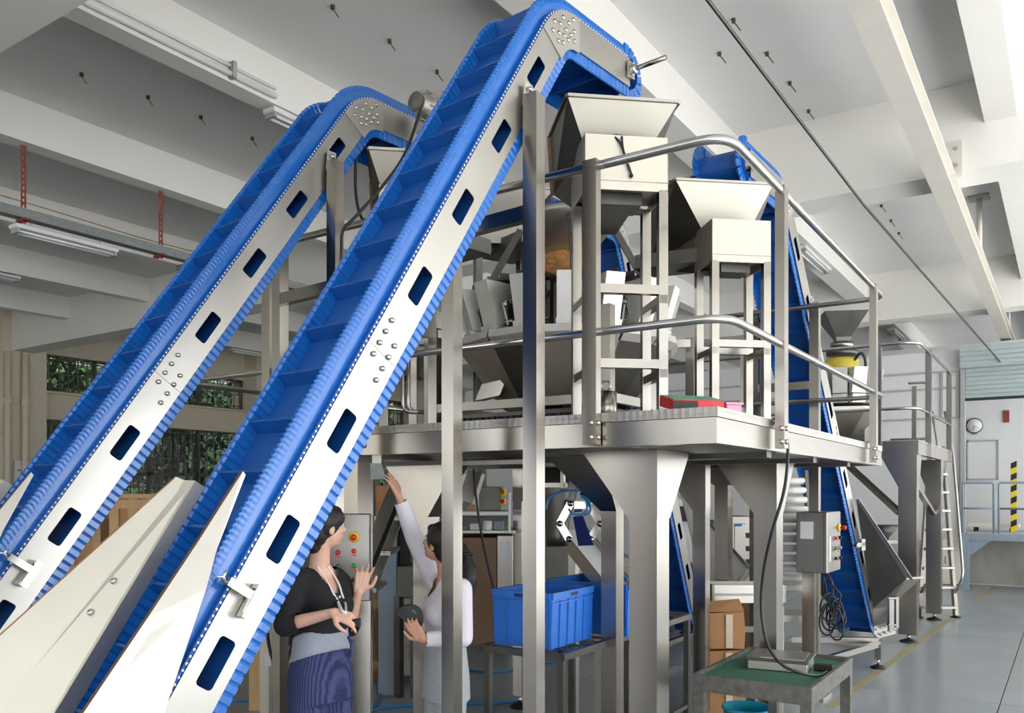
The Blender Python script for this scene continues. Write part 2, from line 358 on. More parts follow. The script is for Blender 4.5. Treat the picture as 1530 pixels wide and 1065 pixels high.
# trees outside the windows
def tree(x, y, h, r, m, label):
    t = thing('tree', (x, y, -.26), label, 'tree', 'trees outside the barred windows')
    MB().tube((x, y, -.26), (x + .2, y + .1, h * .6), .22, 8, .12).build('trunk', 'bark', t)
    k = MB()
    for i in range(2600):
        u = V((random.gauss(0, 1), random.gauss(0, 1), random.gauss(0, 1))).normalized() * (random.random() ** .4) * r
        c = V((x, y, h * .62)) + V((u.x, u.y, u.z * h * .5 / r)); d = V((random.gauss(0, 1), random.gauss(0, 1), random.gauss(0, 1))).normalized(); e = frame(d)[0]; s = random.uniform(.14, .32)
        k.add([c, c + d * s + e * s * .4, c + d * s * 2, c + d * s - e * s * .4], [(0, 1, 2, 3)])
    o = k.build('foliage', m, t, fix=False); o['kind'] = 'stuff'
for i, (x, y, h, r, m) in enumerate([(-26.6, 9, 7, 2.1, 'leaf2'), (-26.2, 13.5, 7, 2.2, 'leaf'), (-26.6, 18.0, 7, 2.2, 'leaf2'), (-26.2, 22.5, 7, 2.2, 'leaf'), (-26.6, 27, 7.4, 2.2, 'leaf2')]):
    tree(x, y, h, r, m, '%s tree from the left outside the barred windows' % ['first leafy', 'second leafy', 'third leafy', 'fourth leafy', 'fifth leafy'][i])
S(MB().box((-34, -8, -.26), (-33.7, 44, 7.0)).build('leaf_backdrop', 'leaf2'))  # dark backdrop added to cover bright sky gaps between the leaves
# lamps, conduit tray, crane rail, cables, hooks
def lamp(x, y0, y1, z, label, n=2, hang=None):
    t = thing('fluorescent_lamp', (x, y0, z), label, 'ceiling lamp')
    MB().box((x - .09, y0, z), (x + .09, y1, z + .05)).build('lamp_housing', 'white', t, bevel=.01)
    for k in range(n):
        xx = x + (.05 if k else -.05) if n == 2 else x
        MB().tube((xx, y0 + .04, z - .03), (xx, y1 - .04, z - .03), .016, 8).build('tube', 'tube', t)
    c = MB()
    for y in (y0 + .02, y1 - .05): c.box((x - .075, y, z - .05), (x + .075, y + .03, z))
    c.build('lamp_holder', 'grey', t)['kind'] = 'stuff'
    if hang:
        h = MB()
        for y in (y0 + .2, y1 - .2): h.tube((x, y, z + .05), (x, y, hang), .005, 5)
        h.build('chain', 'grey', t)['kind'] = 'stuff'
lamp(-10.0, 4.75, 5.98, 4.80, 'twin tube fluorescent lamp hung below the galvanised cable tray', hang=4.92)
lamp(-16.08, 6.3, 7.75, ZL - .07, 'twin tube lamp under a far beam at the left edge')
lamp(-19.18, 14.8, 16.0, ZL - .07, 'small far lamp under a beam between the two front conveyors')
lamp(-6.85, 5.75, 7.05, ZL - .07, 'lamp on the beam edge behind the top of the left conveyor')
lamp(-3.6, 13.7, 15.4, ZL - .07, 'twin tube lamp under the beam beyond the right platform rail')
lamp(-3.6, 21.8, 23.2, ZL - .07, 'farthest twin tube lamp, above the shutter wall')
t = thing('conduit', (-6.76, -2, ZL), 'long white conduit clipped along the lower edge of a ceiling beam', 'conduit')
MB().tube((-6.735, -2.4, ZL + .06), (-6.735, 5.75, ZL + .06), .03, 8).build('conduit_pipe', 'white', t); MB().tube((-6.74, -2.4, ZL + .14), (-6.74, 5.75, ZL + .14), .018, 8).build('conduit_pipe', 'white', t)
c = MB()
for y in (1.2, 3.6, 5.2): c.box((-6.77, y, ZL + .02), (-6.69, y + .04, ZL + .18))
c.build('clip', 'grey', t)['kind'] = 'stuff'
t = thing('cable_tray', (-10, -2, 4.95), 'long galvanised cable tray hung below the beam on the left', 'cable tray')
MB().box((-10.07, -2.3, 4.93), (-9.93, 10.2, 4.94)).box((-10.07, -2.3, 4.94), (-10.06, 10.2, 5.04)).box((-9.94, -2.3, 4.94), (-9.93, 10.2, 5.04)).build('tray', 'galv', t)
for px, lab in ((35, 'left red perforated hanger holding the cable tray'), (240, 'right red perforated hanger holding the cable tray')):
    p = PX(px, 300, -9.98); q = thing('tray_hanger', (p.x, p.y, 4.9), lab, 'hanger')
    loops = [[(p.x, p.y - .03, 4.88), (p.x, p.y + .03, 4.88), (p.x, p.y + .03, ZL), (p.x, p.y - .03, ZL)]]
    for k in range(11): z = 4.98 + k * .07; loops.append([(p.x, p.y - .01, z), (p.x, p.y + .01, z), (p.x, p.y + .01, z + .04), (p.x, p.y - .01, z + .04)])
    MB().prism(loops, (.004, 0, 0)).build('angle_bar', 'rust', q); MB().box((p.x - .12, p.y - .03, 4.9), (p.x + .1, p.y + .03, 4.925)).build('cross_arm', 'rust', q)
t = thing('ceiling_wire', (-12.9, 0, 6), 'thin wires stapled along the beam behind the cable tray', 'wire')
MB().path(smoothpath([(-12.93, y, 6.08 + .03 * math.sin(y * 1.3)) for y in range(-2, 11)]), .008, 5).build('wire', 'tan', t)
t = thing('crane_rail', (-1.15, 0, 5.05), 'long painted steel rail beam hung under the ceiling on the right', 'rail')
MB().box((-1.25, -2.4, 5.05), (-1.05, 29.8, 5.07)).box((-1.16, -2.4, 5.07), (-1.14, 29.8, 5.26)).box((-1.25, -2.4, 5.26), (-1.05, 29.8, 5.28)).build('rail_beam', 'cream', t)
for y in (14.4, 21.5):
    h = MB().tube((-1.15, y, 5.28), (-1.15, y, ZC), .04, 10).build('hanger_rod', 'cream', t); MB().box((-1.29, y - .14, ZC - .03), (-1.01, y + .14, ZC)).build('hanger_plate', 'grey', h)
h = MB().tube((-1.15, 5.2, 5.28), (-1.15, 5.2, ZC), .04, 10).build('hanger_rod', 'cream', t)
b = MB().box((-1.3, 10.27, 5.24), (-.98, 10.3, 5.62)).build('bracket', 'cream', t)
k = MB()
for x in (-1.24, -1.04):
    for z in (5.36, 5.54): k.tube((x, 10.25, z), (x, 10.28, z), .02, 8)
k.build('bracket_bolt', 'grey', b)['kind'] = 'stuff'
t = thing('overhead_cable', (-2.1, 0, 5.2), 'thin dark cable strung below the ceiling to the shutter door', 'cable')
MB().path([(-2.17, -2, 5.22), (-2.04, 10.5, 5.2), (-1.1, 18.4, 4.25)], .016, 6).build('cable', 'darksteel', t)
HOOKS = ['uppermost of the hooks right of the thin cable', 'the only hook left of the thin cable', 'second hook right of the thin cable', 'third hook right of the thin cable', 'hook nearest the cross beam, right of the thin cable', 'first of three beyond the right cross beam', 'second of three beyond the right cross beam', 'third of three beyond the right cross beam', 'first from the left between the two left beams', 'second from the left between the two left beams', 'third from the left between the two left beams', 'closest to the second conveyor between the left beams', 'highest of three between the two blue conveyors', 'middle one of three between the two blue conveyors', 'lowest of three between the two blue conveyors']
for hi, (px, py) in enumerate(((1096, 28), (1075, 78), (1146, 78), (1180, 122), (1208, 164), (1317, 306), (1331, 328), (1343, 347), (122, 109), (221, 143), (300, 173), (377, 205), (497, 8), (582, 59), (653, 105))):
    p = PZ(px, py, ZC); o = MB().tube((p.x, p.y, ZC), (p.x, p.y, ZC - .035), .02, 6).path([(p.x, p.y, ZC - .03), (p.x + .03, p.y, ZC - .07), (p.x + .06, p.y + .02, ZC - .12)], .005, 4).build('ceiling_hook', 'hook', origin=p)
    setp(o, 'rusty ceiling hook, ' + HOOKS[hi], 'hook', 'anchor hooks in the ceiling')
# shutter door, loading dock and the room beyond
t = S(thing('door_1', (-1.74, 18.6, 1.0), None, None))
for k in range(7):
    z = 3.62 + k * .085; MB().box((-1.72, 18.52 + .006 * (k % 2), z), (3.5, 18.56, z + .078)).build('shutter_slat', 'slat', t, bevel=.012)
MB().box((-1.78, 18.3, 4.2), (3.5, 18.62, 4.62)).build('shutter_housing', 'slat', t)
for k in range(4): MB().box((-1.79, 18.28, 4.24 + k * .09), (3.5, 18.3, 4.31 + k * .09)).build('housing_rib', 'slat', t)
MB().box((-1.80, 18.5, 1.03), (-1.72, 18.66, 4.2)).build('guide_rail', 'grey', t)
MB().box((-1.72, 18.5, 3.58), (3.5, 18.57, 3.63)).build('bottom_rail', 'darkgap', t)
S(MB().box((-6, 18.85, .9), (3.6, 24, 1.0)).build('floor_annex', 'floor'))
S(MB().box((-6, 20.5, 1.0), (-.72, 20.7, 5)).box((-.72, 20.5, 4.2), (3.6, 20.7, 5)).build('wall_annex', 'wallR')); S(MB().box((-.74, 20.5, 1.0), (-.6, 24, 5)).build('wall_annex_side', 'wallR'))
S(MB().box((-6, 23.9, 1.0), (3.6, 24, 5)).build('wall_annex_back', 'wallR'))
p = PY(1456, 636, 20.48)
t = thing('wall_clock', p, 'round white wall clock seen through the shutter door', 'clock')
MB().lathe(p, [(.001, 0), (.145, 0), (.165, .01), (.165, .04), (.001, .04)], 28, (0, -1, 0)).build('clock_rim', 'darksteel', t)
MB().lathe(p + V((0, -.04, 0)), [(.001, 0), (.145, 0), (.145, .003), (.001, .003)], 28, (0, -1, 0)).build('clock_face', 'white', t)
MB().bar(p + V((0, -.047, 0)), p + V((-.06, -.047, .07)), .014, .003).bar(p + V((0, -.047, 0)), p + V((-.02, -.047, -.1)), .01, .003).bar(p + V((0, -.047, 0)), p + V((.09, -.047, -.05)), .006, .003).build('clock_hand', 'black', t)
p = PY(1456, 648, 20.48); o = MB().box((p.x - .05, 20.47, p.z - .02), (p.x + .05, 20.5, p.z + .02)).build('name_plate', 'grey', origin=p); setp(o, 'tiny grey plate under the wall clock', 'plate')
a = PY(1446, 717, 20.47); b = PY(1490, 657, 20.47)
t = thing('planning_board', a, 'large pale board with grey edges on the far wall', 'board')
MB().box((a.x, 20.45, a.z), (b.x, 20.5, b.z)).build('board', 'wallR', t)
k = MB()
for z in (a.z, b.z - .03): k.box((a.x - .02, 20.43, z), (b.x + .02, 20.46, z + .03))
for x in (a.x - .02, b.x): k.box((x, 20.43, a.z), (x + .03, 20.46, b.z))
k.build('board_frame', 'grey', t)
a = PY(1499, 631, 20.47); b = PY(1508, 613, 20.47); o = MB().box((a.x, 20.46, a.z), (b.x, 20.5, b.z)).build('fire_notice', 'rust', origin=a); setp(o, 'small red and grey notice on the far wall', 'sign')
t = thing('loading_dock', (-1.67, 17.5, 0), 'raised blue grey steel loading dock before the shutter door', 'dock')
MB().box((-1.67, 17.45, .99), (3.4, 18.58, 1.03)).build('deck', 'grey', t); MB().box((-1.7, 17.42, .92), (3.4, 17.47, 1.035)).build('edge_beam', 'bluegrey', t); MB().box((-1.7, 17.47, .92), (-1.64, 18.56, 1.035)).build('edge_beam', 'bluegrey', t)
for x in (-1.66, .6): 
    MB().box((x, 17.42, 0), (x + .11, 17.52, .92)).build('leg', 'bluegrey', t)
    MB().prism([[(x + .11, 17.44, .92), (x + .45, 17.44, .92), (x + .11, 17.44, .62)]], (0, .04, 0)).build('gusset', 'bluegrey', t)
a = -1.66
def railing(x0, x1): 
    MB().path(bend([(x0, 17.46, 1.05), (x0, 17.46, 1.97), (x1, 17.46, 1.97), (x1, 17.46, 1.05)], .05), .02, 8).build('railing_frame', 'bluegrey', t)
    MB().tube((x0, 17.46, 1.5), (x1, 17.46, 1.5), .018, 8).build('railing_rail', 'bluegrey', t)
railing(-1.66, -1.16); railing(-1.08, 1.2)
MB().tube((-1.66, 17.46, 1.97), (-1.66, 18.5, 1.97), .02, 8).build('railing_rail', 'bluegrey', t)
p = PY(1514.5, 780, 18.9); z1 = PY(1514.5, 692, 18.9).z
t = thing('bollard', (p.x, p.y, 1.0), 'black and yellow striped corner post at the shutter door', 'post')
nn = 12
for k in range(nn):
    za, zb = 1.0 + (z1 - 1) * k / nn, 1.0 + (z1 - 1) * (k + 1) / nn
    MB().prism([[(p.x - .05, p.y, za), (p.x + .05, p.y, za + .05), (p.x + .05, p.y, zb + .05), (p.x - .05, p.y, zb)]], (0, .08, 0)).build('stripe', 'black' if k % 2 else 'yellowb', t)
a = PY(1447, 784, 19.2); b = PY(1522, 776, 19.2)
t = thing('pallet_platform', (a.x, 19.2, 1.0), 'low pale flat trolley inside the shutter door', 'trolley')
MB().box((a.x, 19.1, 1.1), (b.x, 19.8, 1.17)).build('platform_top', 'cream', t)
for x in (a.x + .1, b.x - .15):
    for y in (19.15, 19.7): MB().tube((x, y, 1.05), (x + .04, y, 1.05), .05, 10).build('wheel', 'black', t)
# ------------------------------------------------------------------ inclined cleated conveyors
def conveyor(label, B, phi, th, T, W, k, side, Ltop, zbot, full=True, hop=True, cleat0=.1, shaft=None, joint=True, body=None):
    B = V(B); h = V((math.sin(phi), math.cos(phi), 0)); lat = V((-h.y, h.x, 0)) * side
    R = .34 * k; tl = R * math.tan(th / 2); R2 = .30 * k
    nrm = lambda a: V((-math.sin(a), math.cos(a))); tan_ = lambda a: V((math.cos(a), math.sin(a)))
    A0 = -tan_(th) * tl; C = A0 - nrm(th) * R; A1 = C + V((0, 1)) * R
    zfloor = zbot - B.z
    Lin = (A0.y - zfloor) / math.sin(th) - R2 * (1 - math.cos(th)) / math.sin(th)
    AL = A0 - tan_(th) * Lin; C2 = AL + nrm(th) * R2; A2 = C2 - V((0, 1)) * R2; Ua = R * th; Ub = -Lin - R2 * th; Lb = .42 * k
    def fr(u, off=0):
        if u < Ub: p, a = A2 + V((u - Ub, 0)), 0
        elif u < -Lin: a = th - (-Lin - u) / R2; p = C2 - nrm(a) * R2
        elif u < 0: a = th; p = A0 + tan_(th) * u
        elif u < Ua: a = th - u / R; p = C + nrm(a) * R
        else: a = 0; p = A1 + V((u - Ua, 0))
        return p + nrm(a) * off, a
    Uend = Ua + Ltop - tl; Ust = Ub - Lb
    def w3(p, y): return B + h * p.x + UP * p.y + lat * y
    def at3(u, off, y): return w3(fr(u, off)[0], y)
    def samples(u0, u1, step=None):
        us = {u0, u1}
        for a, b, n in ((Ub, -Lin, 8), (0, Ua, 10)):
            us |= {a + (b - a) * i / n for i in range(n + 1) if u0 < a + (b - a) * i / n < u1}
        if step: us |= {u0 + i * step for i in range(int((u1 - u0) / step))}
        return sorted(us)
    root = thing('inclined_conveyor', B + V((0, 0, -B.z)) - h * 1.5, label, 'conveyor')
    # ---- side plates
    sl = [.487, 1.015, 1.543, 2.071] + [.487 + .528 * i + .3025 for i in range(4, 9)]
    sl = [(s * k) for s in sl if s * k - tl < Lin - .22 * k]
    uj = -(2.486 * k - tl)
    def plate(name, u0, u1, y, t, slots, m='plate', o0=0., o1=None):
        o1 = -T if o1 is None else o1
        us = samples(u0, u1); out = [at3(u, o0, y) for u in us] + [at3(u, o1, y) for u in reversed(us)]
        loops = [out]
        for s in slots:
            uc = -(s - tl)
            if u0 < uc - .12 * k and uc + .12 * k < u1:
                hl, hw, r = .098 * k, .037 * k, .016 * k; q = []
                for (sx, sy, a0) in ((1, 1, 0), (-1, 1, 90), (-1, -1, 180), (1, -1, 270)):
                    for j in range(4):
                        a = math.radians(a0 + 30 * j); q.append(at3(uc + sx * (hl - r) + r * math.cos(a), -T * .53 + sy * (hw - r) + r * math.sin(a), y))
                loops.append(q)
        return MB().prism(loops, lat * t).build(name, m, root)
    segs = ([(Ust, uj - .001), (uj + .001, 0)] if joint else [(Ust, 0)]) + [(0, Uend)]
    for (a, b) in segs: plate('side_plate', a, b, 0, .004, sl)
    for (a, b) in segs: plate('side_plate', a, b, W - .004, .004, sl if full else [])
    gp = plate('bend_plate', -.045 * k, Ua + .03 * k, -.005, .004, [], 'steel2', .002, -T - .018 * k)
    rim = MB()
    bolts = MB()
    def bolt(mb, u, off, y=-.004): mb.lathe(at3(u, off, y), [(.013 * k, 0), (.013 * k, .004 * k), (.007 * k, .009 * k), (.0001, .010 * k)], 8, -lat)
    for i in range(6):
        u = Ua * (i + .3) / 6
        for o in ((-.03, -.09, -.14) if i % 2 else (-.055, -.115)): bolt(bolts, u, o * k / .89 * .95, -.006)
    bolts.build('bolt', 'pipe', gp)['kind'] = 'stuff'
    if joint:
        bm_ = MB()
        for i in range(4):
            bolt(bm_, uj + (.07 - .05 * i + .0) * k * 1.3 + .07 * k, -.05 * k); bolt(bm_, uj + (.02 - .05 * i) * k * 1.3 + .05 * k, -.125 * k)
        bm_.build('bolt', 'pipe', root)['kind'] = 'stuff'
    # ---- belts
    def sweep(name, prof, u0, u1, m, step=None, wob=None, smooth=True, kind=None):
        us = samples(u0, u1, step); n = len(prof); vs = []; fs = []
        for i, u in enumerate(us):
            for (off, y) in prof:
                do, dy = wob(i, off, y) if wob else (0, 0)
                vs.append(at3(u, off + do, y + dy))
        for i in range(len(us) - 1): fs += [(i * n + j, i * n + (j + 1) % n, (i + 1) * n + (j + 1) % n, (i + 1) * n + j) for j in range(n)]
        mb = MB().add(vs, fs, smooth); mb.f += [list(range(n)), list(range((len(us) - 1) * n, len(us) * n))[::-1]]; mb.sm += [False, False]
        o = mb.build(name, m, root, fix=False)
        bm = bmesh.new(); bm.from_mesh(o.data); bmesh.ops.recalc_face_normals(bm, faces=bm.faces); bm.to_mesh(o.data); bm.free()
        if kind: o['kind'] = kind
        return o
    sweep('belt', [(.0, .006), (.014 * k, .006), (.014 * k, W - .006), (.0, W - .006)], Ust, Uend, 'bluedark', None, None, False)
    hg = .098 * k; g0 = .034 * k
    pr = [(.012, 0), (.03, .0), (.058, -.001), (.082, .003), (.094, .010), (.097, .018), (.092, .026), (.08, .030), (.055, .027), (.012, .026)]
    prof = [(o * k, g0 + y * k) for o, y in pr]; proff = [(o * k, W - g0 - y * k) for o, y in pr]
    def wob(i, off, y): 
        q = off / hg
        return ((.007 * k if i % 2 else 0) * q ** 8, ((.006 * k if i % 2 else -.004 * k) * q ** 8) * (1 if y < W / 2 else -1))
    def wobf(i, off, y): return (-.006 * k if i % 6 == 0 and off > .08 * k else 0, (.0065 * k if i % 6 == 0 and y < W - g0 - .02 * k else 0))
    sweep('side_guard', prof, Ust + .02, Uend, 'guard', .0125 * k, wob, False)
    sweep('side_guard', proff, Ust + .02, Uend, 'guard', .0065 * k, wobf, False)
    if body is None:
        pass
    # return run
    ro = -T - .004
    sweep('return_belt', [(ro + .03 * k, .008), (ro + .044 * k, .008), (ro + .044 * k, W - .008), (ro + .03 * k, W - .008)], Ust + .1, Uend, 'bluedark', None, None, False)
    pr2 = [(.03, .010), (-.02, .010), (-.056, .012), (-.06, .018), (-.056, .026), (.03, .026)]
    wob2 = lambda i, off, y: ((.004 * k if i % 5 == 0 and off < ro - .03 * k else 0), (.006 * k if i % 5 == 0 else 0) * (1 if y < W / 2 else -1))
    sweep('return_guard', [(ro + o * k, y * k) for o, y in pr2], Ust + .1, Uend, 'guard', .0085 * k, wob2, False)
    sweep('return_guard', [(ro + o * k, W - y * k) for o, y in pr2], Ust + .1, Uend, 'guard', .0085 * k, wob2, False)
    # end turn of the belt round its roller
    pe = fr(Uend)[0]; cen = pe + V((0, -T / 2 + .005)); rr = T / 2 + .012 * k
    vs = []; n = 12
    for y in (.008, W - .008):
        vs += [w3(cen + V((math.sin(a), math.cos(a))) * rr, y) for a in [math.pi * i / n for i in range(n + 1)]]
    MB().add(vs, [(i, i + 1, n + 2 + i, n + 1 + i) for i in range(n)], True).build('belt_turn', 'bluedark', root)
    for y0, sg in ((.03 * k, 1), (W - .05 * k, 1)):
        g = MB(); nf = 9
        for i in range(nf):
            a = math.pi * (i + .2) / nf; d = V((math.sin(a), math.cos(a))); e = V((d.y, -d.x)); p = cen + d * rr; q = cen + d * (rr + hg * .9)
            g.prism([[w3(p - e * .018 * k, y0), w3(p + e * .018 * k, y0), w3(q + e * .026 * k, y0), w3(q - e * .026 * k, y0)]], lat * .012 * k)
        g.build('guard_fan', 'guard', root)
    # cleats
    pitch = .264 * k; i = 0; u = Uend - cleat0
    while u > Ust + .08:
        for (o0, o1, nm) in ((.010 * k, .078 * k, 'cleat'), (ro + .036 * k, ro - .040 * k, 'return_cleat')):
            p, a = fr(u, o0); q, _ = fr(u, o1); t = tan_(a) * .006 * k; y0, y1 = .062 * k, W - .062 * k
            lean = tan_(a) * (.016 * k if o1 > 0 else -.016 * k)
            MB().add([w3(p - t, y0), w3(p + t, y0), w3(q + t + lean, y0), w3(q - t + lean, y0), w3(p - t, y1), w3(p + t, y1), w3(q + t + lean, y1), w3(q - t + lean, y1)],
                     [(0, 1, 2, 3), (4, 7, 6, 5), (0, 4, 5, 1), (1, 5, 6, 2), (2, 6, 7, 3), (3, 7, 4, 0)]).build(nm, 'bluedark', root)
        u -= pitch
    # hinge pins seen as white dots along the belt edge
    pm = MB(); u = Ust + .05
    while u < Uend:
        c = at3(u, .007 * k, .004); p, a = fr(u); e = h * math.cos(a) + UP * math.sin(a); f = -h * math.sin(a) + UP * math.cos(a); r = .0068 * k
        pm.add([c + e * r, c + f * r, c - e * r, c - f * r, c - lat * .005], [(0, 1, 4), (1, 2, 4), (2, 3, 4), (3, 0, 4)]); u += .027 * k
    o = pm.build('hinge_pins', 'white', root, fix=False); o['kind'] = 'stuff'
    # end bearing and shaft
    br = MB(); c = w3(cen + V((-.01, 0)), 0)
    br.obox(c - h * .035 * k - UP * .05 * k - lat * .018, h * .07 * k, UP * .10 * k, lat * .014)
    for dz in (-.036, .036): br.tube(c + UP * dz * k - lat * .032, c + UP * dz * k - lat * .018, .009, 6)
    br.lathe(c - lat * .018, [(.03 * k, 0), (.03 * k, .02), (.02, .03), (.0001, .03)], 12, -lat)
    br.build('bearing', 'steel2', root)
    MB().tube(c, c + lat * W, .045 * k, 14).build('end_roller', 'darksteel', root)
    if shaft == 'rod': MB().tube(c, c - lat * .235, .013, 12).build('shaft', 'steel', root)
    if shaft == 'rodfar': MB().tube(c + lat * W, c + lat * (W + .24), .013, 12).build('shaft', 'steel', root)
    if shaft == 'motor':
        c2 = P(620, 151, 4.98); lat0, lat = lat, -h
        mo = MB().lathe(c2 - lat * .03, [(.03, 0), (.06, .01), (.062, .05), (.085, .06), (.09, .08), (.09, .2), (.085, .215), (.06, .232), (.02, .238), (.0001, .238)], 22, h).build('motor', 'steel2', root)
        lat = lat0; mo0 = c2
        f = MB()
        for i in range(10): a = 2 * math.pi * i / 10; f.obox(c2 + h * .05 + (UP * math.cos(a) + lat * math.sin(a)) * .086 - UP * .003, UP * .006, lat * .006, h * .12)
        f.build('cooling_fin', 'steel2', mo)['kind'] = 'stuff'; MB().obox(c2 + h * .20 - lat * .05 - UP * .07, h * .10, UP * .15, lat * .25).build('gearbox', 'steel2', mo); MB().obox(c2 + h * .2 + UP * .08 - lat * .03, h * .06, UP * .05, lat * .06).build('terminal_box', 'steel2', mo)
        MB().lathe(c2, [(.0001, -.002), (.058, -.002), (.058, .012), (.0001, .012)], 20, h).build('fan_grille', 'oldsteel', mo)
    if hop:
        q = lambda s, y, o: at3(-(s * k / .89 - tl) if False else -(s - tl), o, y)
        s1, s2 = (2.93, 3.99) if hop is True else hop
        dS = (s2 - s1) / 1.06; f = lambda s: s1 + (s - 2.93) * dS
        base = [(2.93, .05, .135), (3.2, .022, .105), (3.34, .0, .078), (3.72, -.03, .012), (3.99, -.05, -.05)]
        rimr = [(3.99, .05, .222), (3.815, .05, .197), (3.491, .05, .176), (3.2, .05, .160), (2.925, .05, .150)]
        tri = [q(f(s), y, o) for s, y, o in base]; rm = [q(f(s), y, o) for s, y, o in rimr][::-1]
        hp = MB().sheet([[tri[i], tri[i + 1], rm[i + 1], rm[i]] for i in range(4)], .003).build('hopper_wall', 'plate', root)
        MB().sheet([[rm[i], rm[i + 1], rm[i + 1] + lat * .018, rm[i] + lat * .018] for i in range(4)], .003).build('wall_flange', 'brownrim', hp)
        fl = [[q(f(2.95), .357, .133), q(f(2.95), .357, .09), q(f(3.99), .357, .068), q(f(3.99), .357, .127)]]
        h2 = MB().sheet(fl, .003).build('hopper_flange', 'steel2', root)
        a, b = q(f(2.95), .358, .134), q(f(3.99), .358, .127); c_, d_ = q(f(2.96), .398, .153), q(f(3.99), .49, .248); e_, g_ = q(f(2.96), .423, .178), q(f(3.99), .64, .392)
        h3 = MB().sheet([[a, b, d_, c_]], .003).build('hopper_wall', 'sheet', root); h4 = MB().sheet([[c_, d_, g_, e_]], .003).build('hopper_wall', 'sheet', root)
        MB().sheet([[e_, g_, g_ - UP * .022, e_ - UP * .022]], .003).build('wall_flange', 'brownrim', h4)
        bb = MB()
        for t in (.42, .54): p = a.lerp(b, t).lerp(c_.lerp(d_, t), .62); bb.lathe(p, [(.014, 0), (.014, .006), (.008, .012), (.0001, .012)], 6, (q(3.2, .3, .3) - q(3.2, .3, 0)))
        bb.build('bolt', 'pipe', h3)['kind'] = 'stuff'
        # clamp bracket that holds the hopper wall
        us = -(f(3.30) - tl); ck = MB(); e = (at3(us + .1, 0, 0) - at3(us, 0, 0)).normalized(); nn = (at3(us, .1, 0) - at3(us, 0, 0)).normalized()
        o = at3(us, -.075, -.012)
        ck.obox(o - e * .06 - nn * .012, e * .12, nn * .024, lat * .008); ck.obox(o - e * .06 - nn * .012, e * .016, nn * .024, -lat * .03); ck.obox(o + e * .044 - nn * .012, e * .016, nn * .024, -lat * .03)
        ck.obox(o + e * .0 - nn * .01 - lat * .03, e * .030, nn * .125, lat * .006); ck.obox(o + e * .0 + nn * .105 - lat * .03, e * .03, nn * .012, lat * .055)
        for s_ in (-.052, .052): ck.tube(o + e * s_ - lat * .004, o + e * s_ - lat * .036, .009, 8)
        ck.obox(o - e * .062 - lat * .034 - nn * .016, e * .124, nn * .032, lat * .006)
        cb = ck.build('clamp_bracket', 'pipe', root)
        st = MB(); p = o + e * .02 + nn * .135 - lat * .012
        for i in range(3): a_ = i * 2.09; d_ = e * math.cos(a_) + nn * math.sin(a_); st.tube(p, p + d_ * .022, .005, 6)
        st.build('star_knob', 'pipe', cb)
    return root, at3, fr, dict(h=h, lat=lat, tl=tl, Lin=Lin, Ua=Ua, Uend=Uend, W=W, T=T, Ub=Ub, Ust=Ust)

def support(root, info, at3, s, zfoot=.03, bars=(), w=.075, yoff=.055, px=None, base=True):
    """two posts on a floor frame, one either side of the conveyor"""
    u = -(s - info['tl']); lat, h = info['lat'], info['h']
    tops = []
    for y, o in ((-yoff, -.55), (info['W'] + yoff, -.55)):
        p = at3(u, -info['T'] * .55, y); tops.append(p)
        post = MB().bar((p.x, p.y, zfoot), (p.x, p.y, p.z - .02), w, w, (1, 0, 0)).build('support_post', 'steel', root)
        MB().sheet([[p + UP * .045 - h * .03 + lat * (.03 if y < 0 else -.03), p + UP * .045 + h * .03 + lat * (.03 if y < 0 else -.03), p - UP * .06 + h * .034 + lat * (.038 if y < 0 else -.038), p - UP * .06 - h * .034 + lat * (.038 if y < 0 else -.038)]], .005).build('mounting_tab', 'steel2', post)
        MB().lathe(p + UP * .015 + lat * (.024 if y < 0 else -.02), [(.014, 0), (.014, .008), (.006, .014), (.0001, .014)], 8, lat * (-1 if y < 0 else 1)).build('bolt', 'pipe', post)
    for z in bars: MB().bar((tops[0].x, tops[0].y, z), (tops[1].x, tops[1].y, z), .05, .07).build('cross_bar', 'steel', root)
    return tops

c2r, a2, f2, i2 = conveyor('tall blue inclined belt conveyor in front, its top end over the nearest hopper', (-2.126, 3.584, 4.233), .1009, .9891, .161, .42, .89, 1, .69, .42, shaft='rod', cleat0=.02)
tp = support(c2r, i2, a2, .33 + .27, bars=(3.115, .31), w=.075)
c1r, a1, f1, i1 = conveyor('second blue inclined belt conveyor, with a grey motor at its top end', (-3.544, 3.662, 4.193), .1, .958, .161, .42, .89, 1, .58, .42, shaft='motor', cleat0=.1)
support(c1r, i1, a1, .52, bars=(2.98, .31), w=.07)
c3r, a3, f3, i3 = conveyor('blue inclined conveyor at the far right, seen from below, its foot on the floor', (-1.962, 7.077, 4.346), 3.1667, .8667, .192, .42, 1.06, -1, .9, .36, shaft='rodfar', cleat0=.15, hop=False)
support(c3r, i3, a3, 1.03, bars=(2.75, .2), w=.08, yoff=.06)
c4r, a4, f4, i4 = conveyor('dark blue inclined conveyor half hidden behind the platform legs', (-3.70, 7.55, 4.50), 3.16, 1.13, .185, .42, 1.0, -1, .8, .34, cleat0=.15, hop=False, full=False)
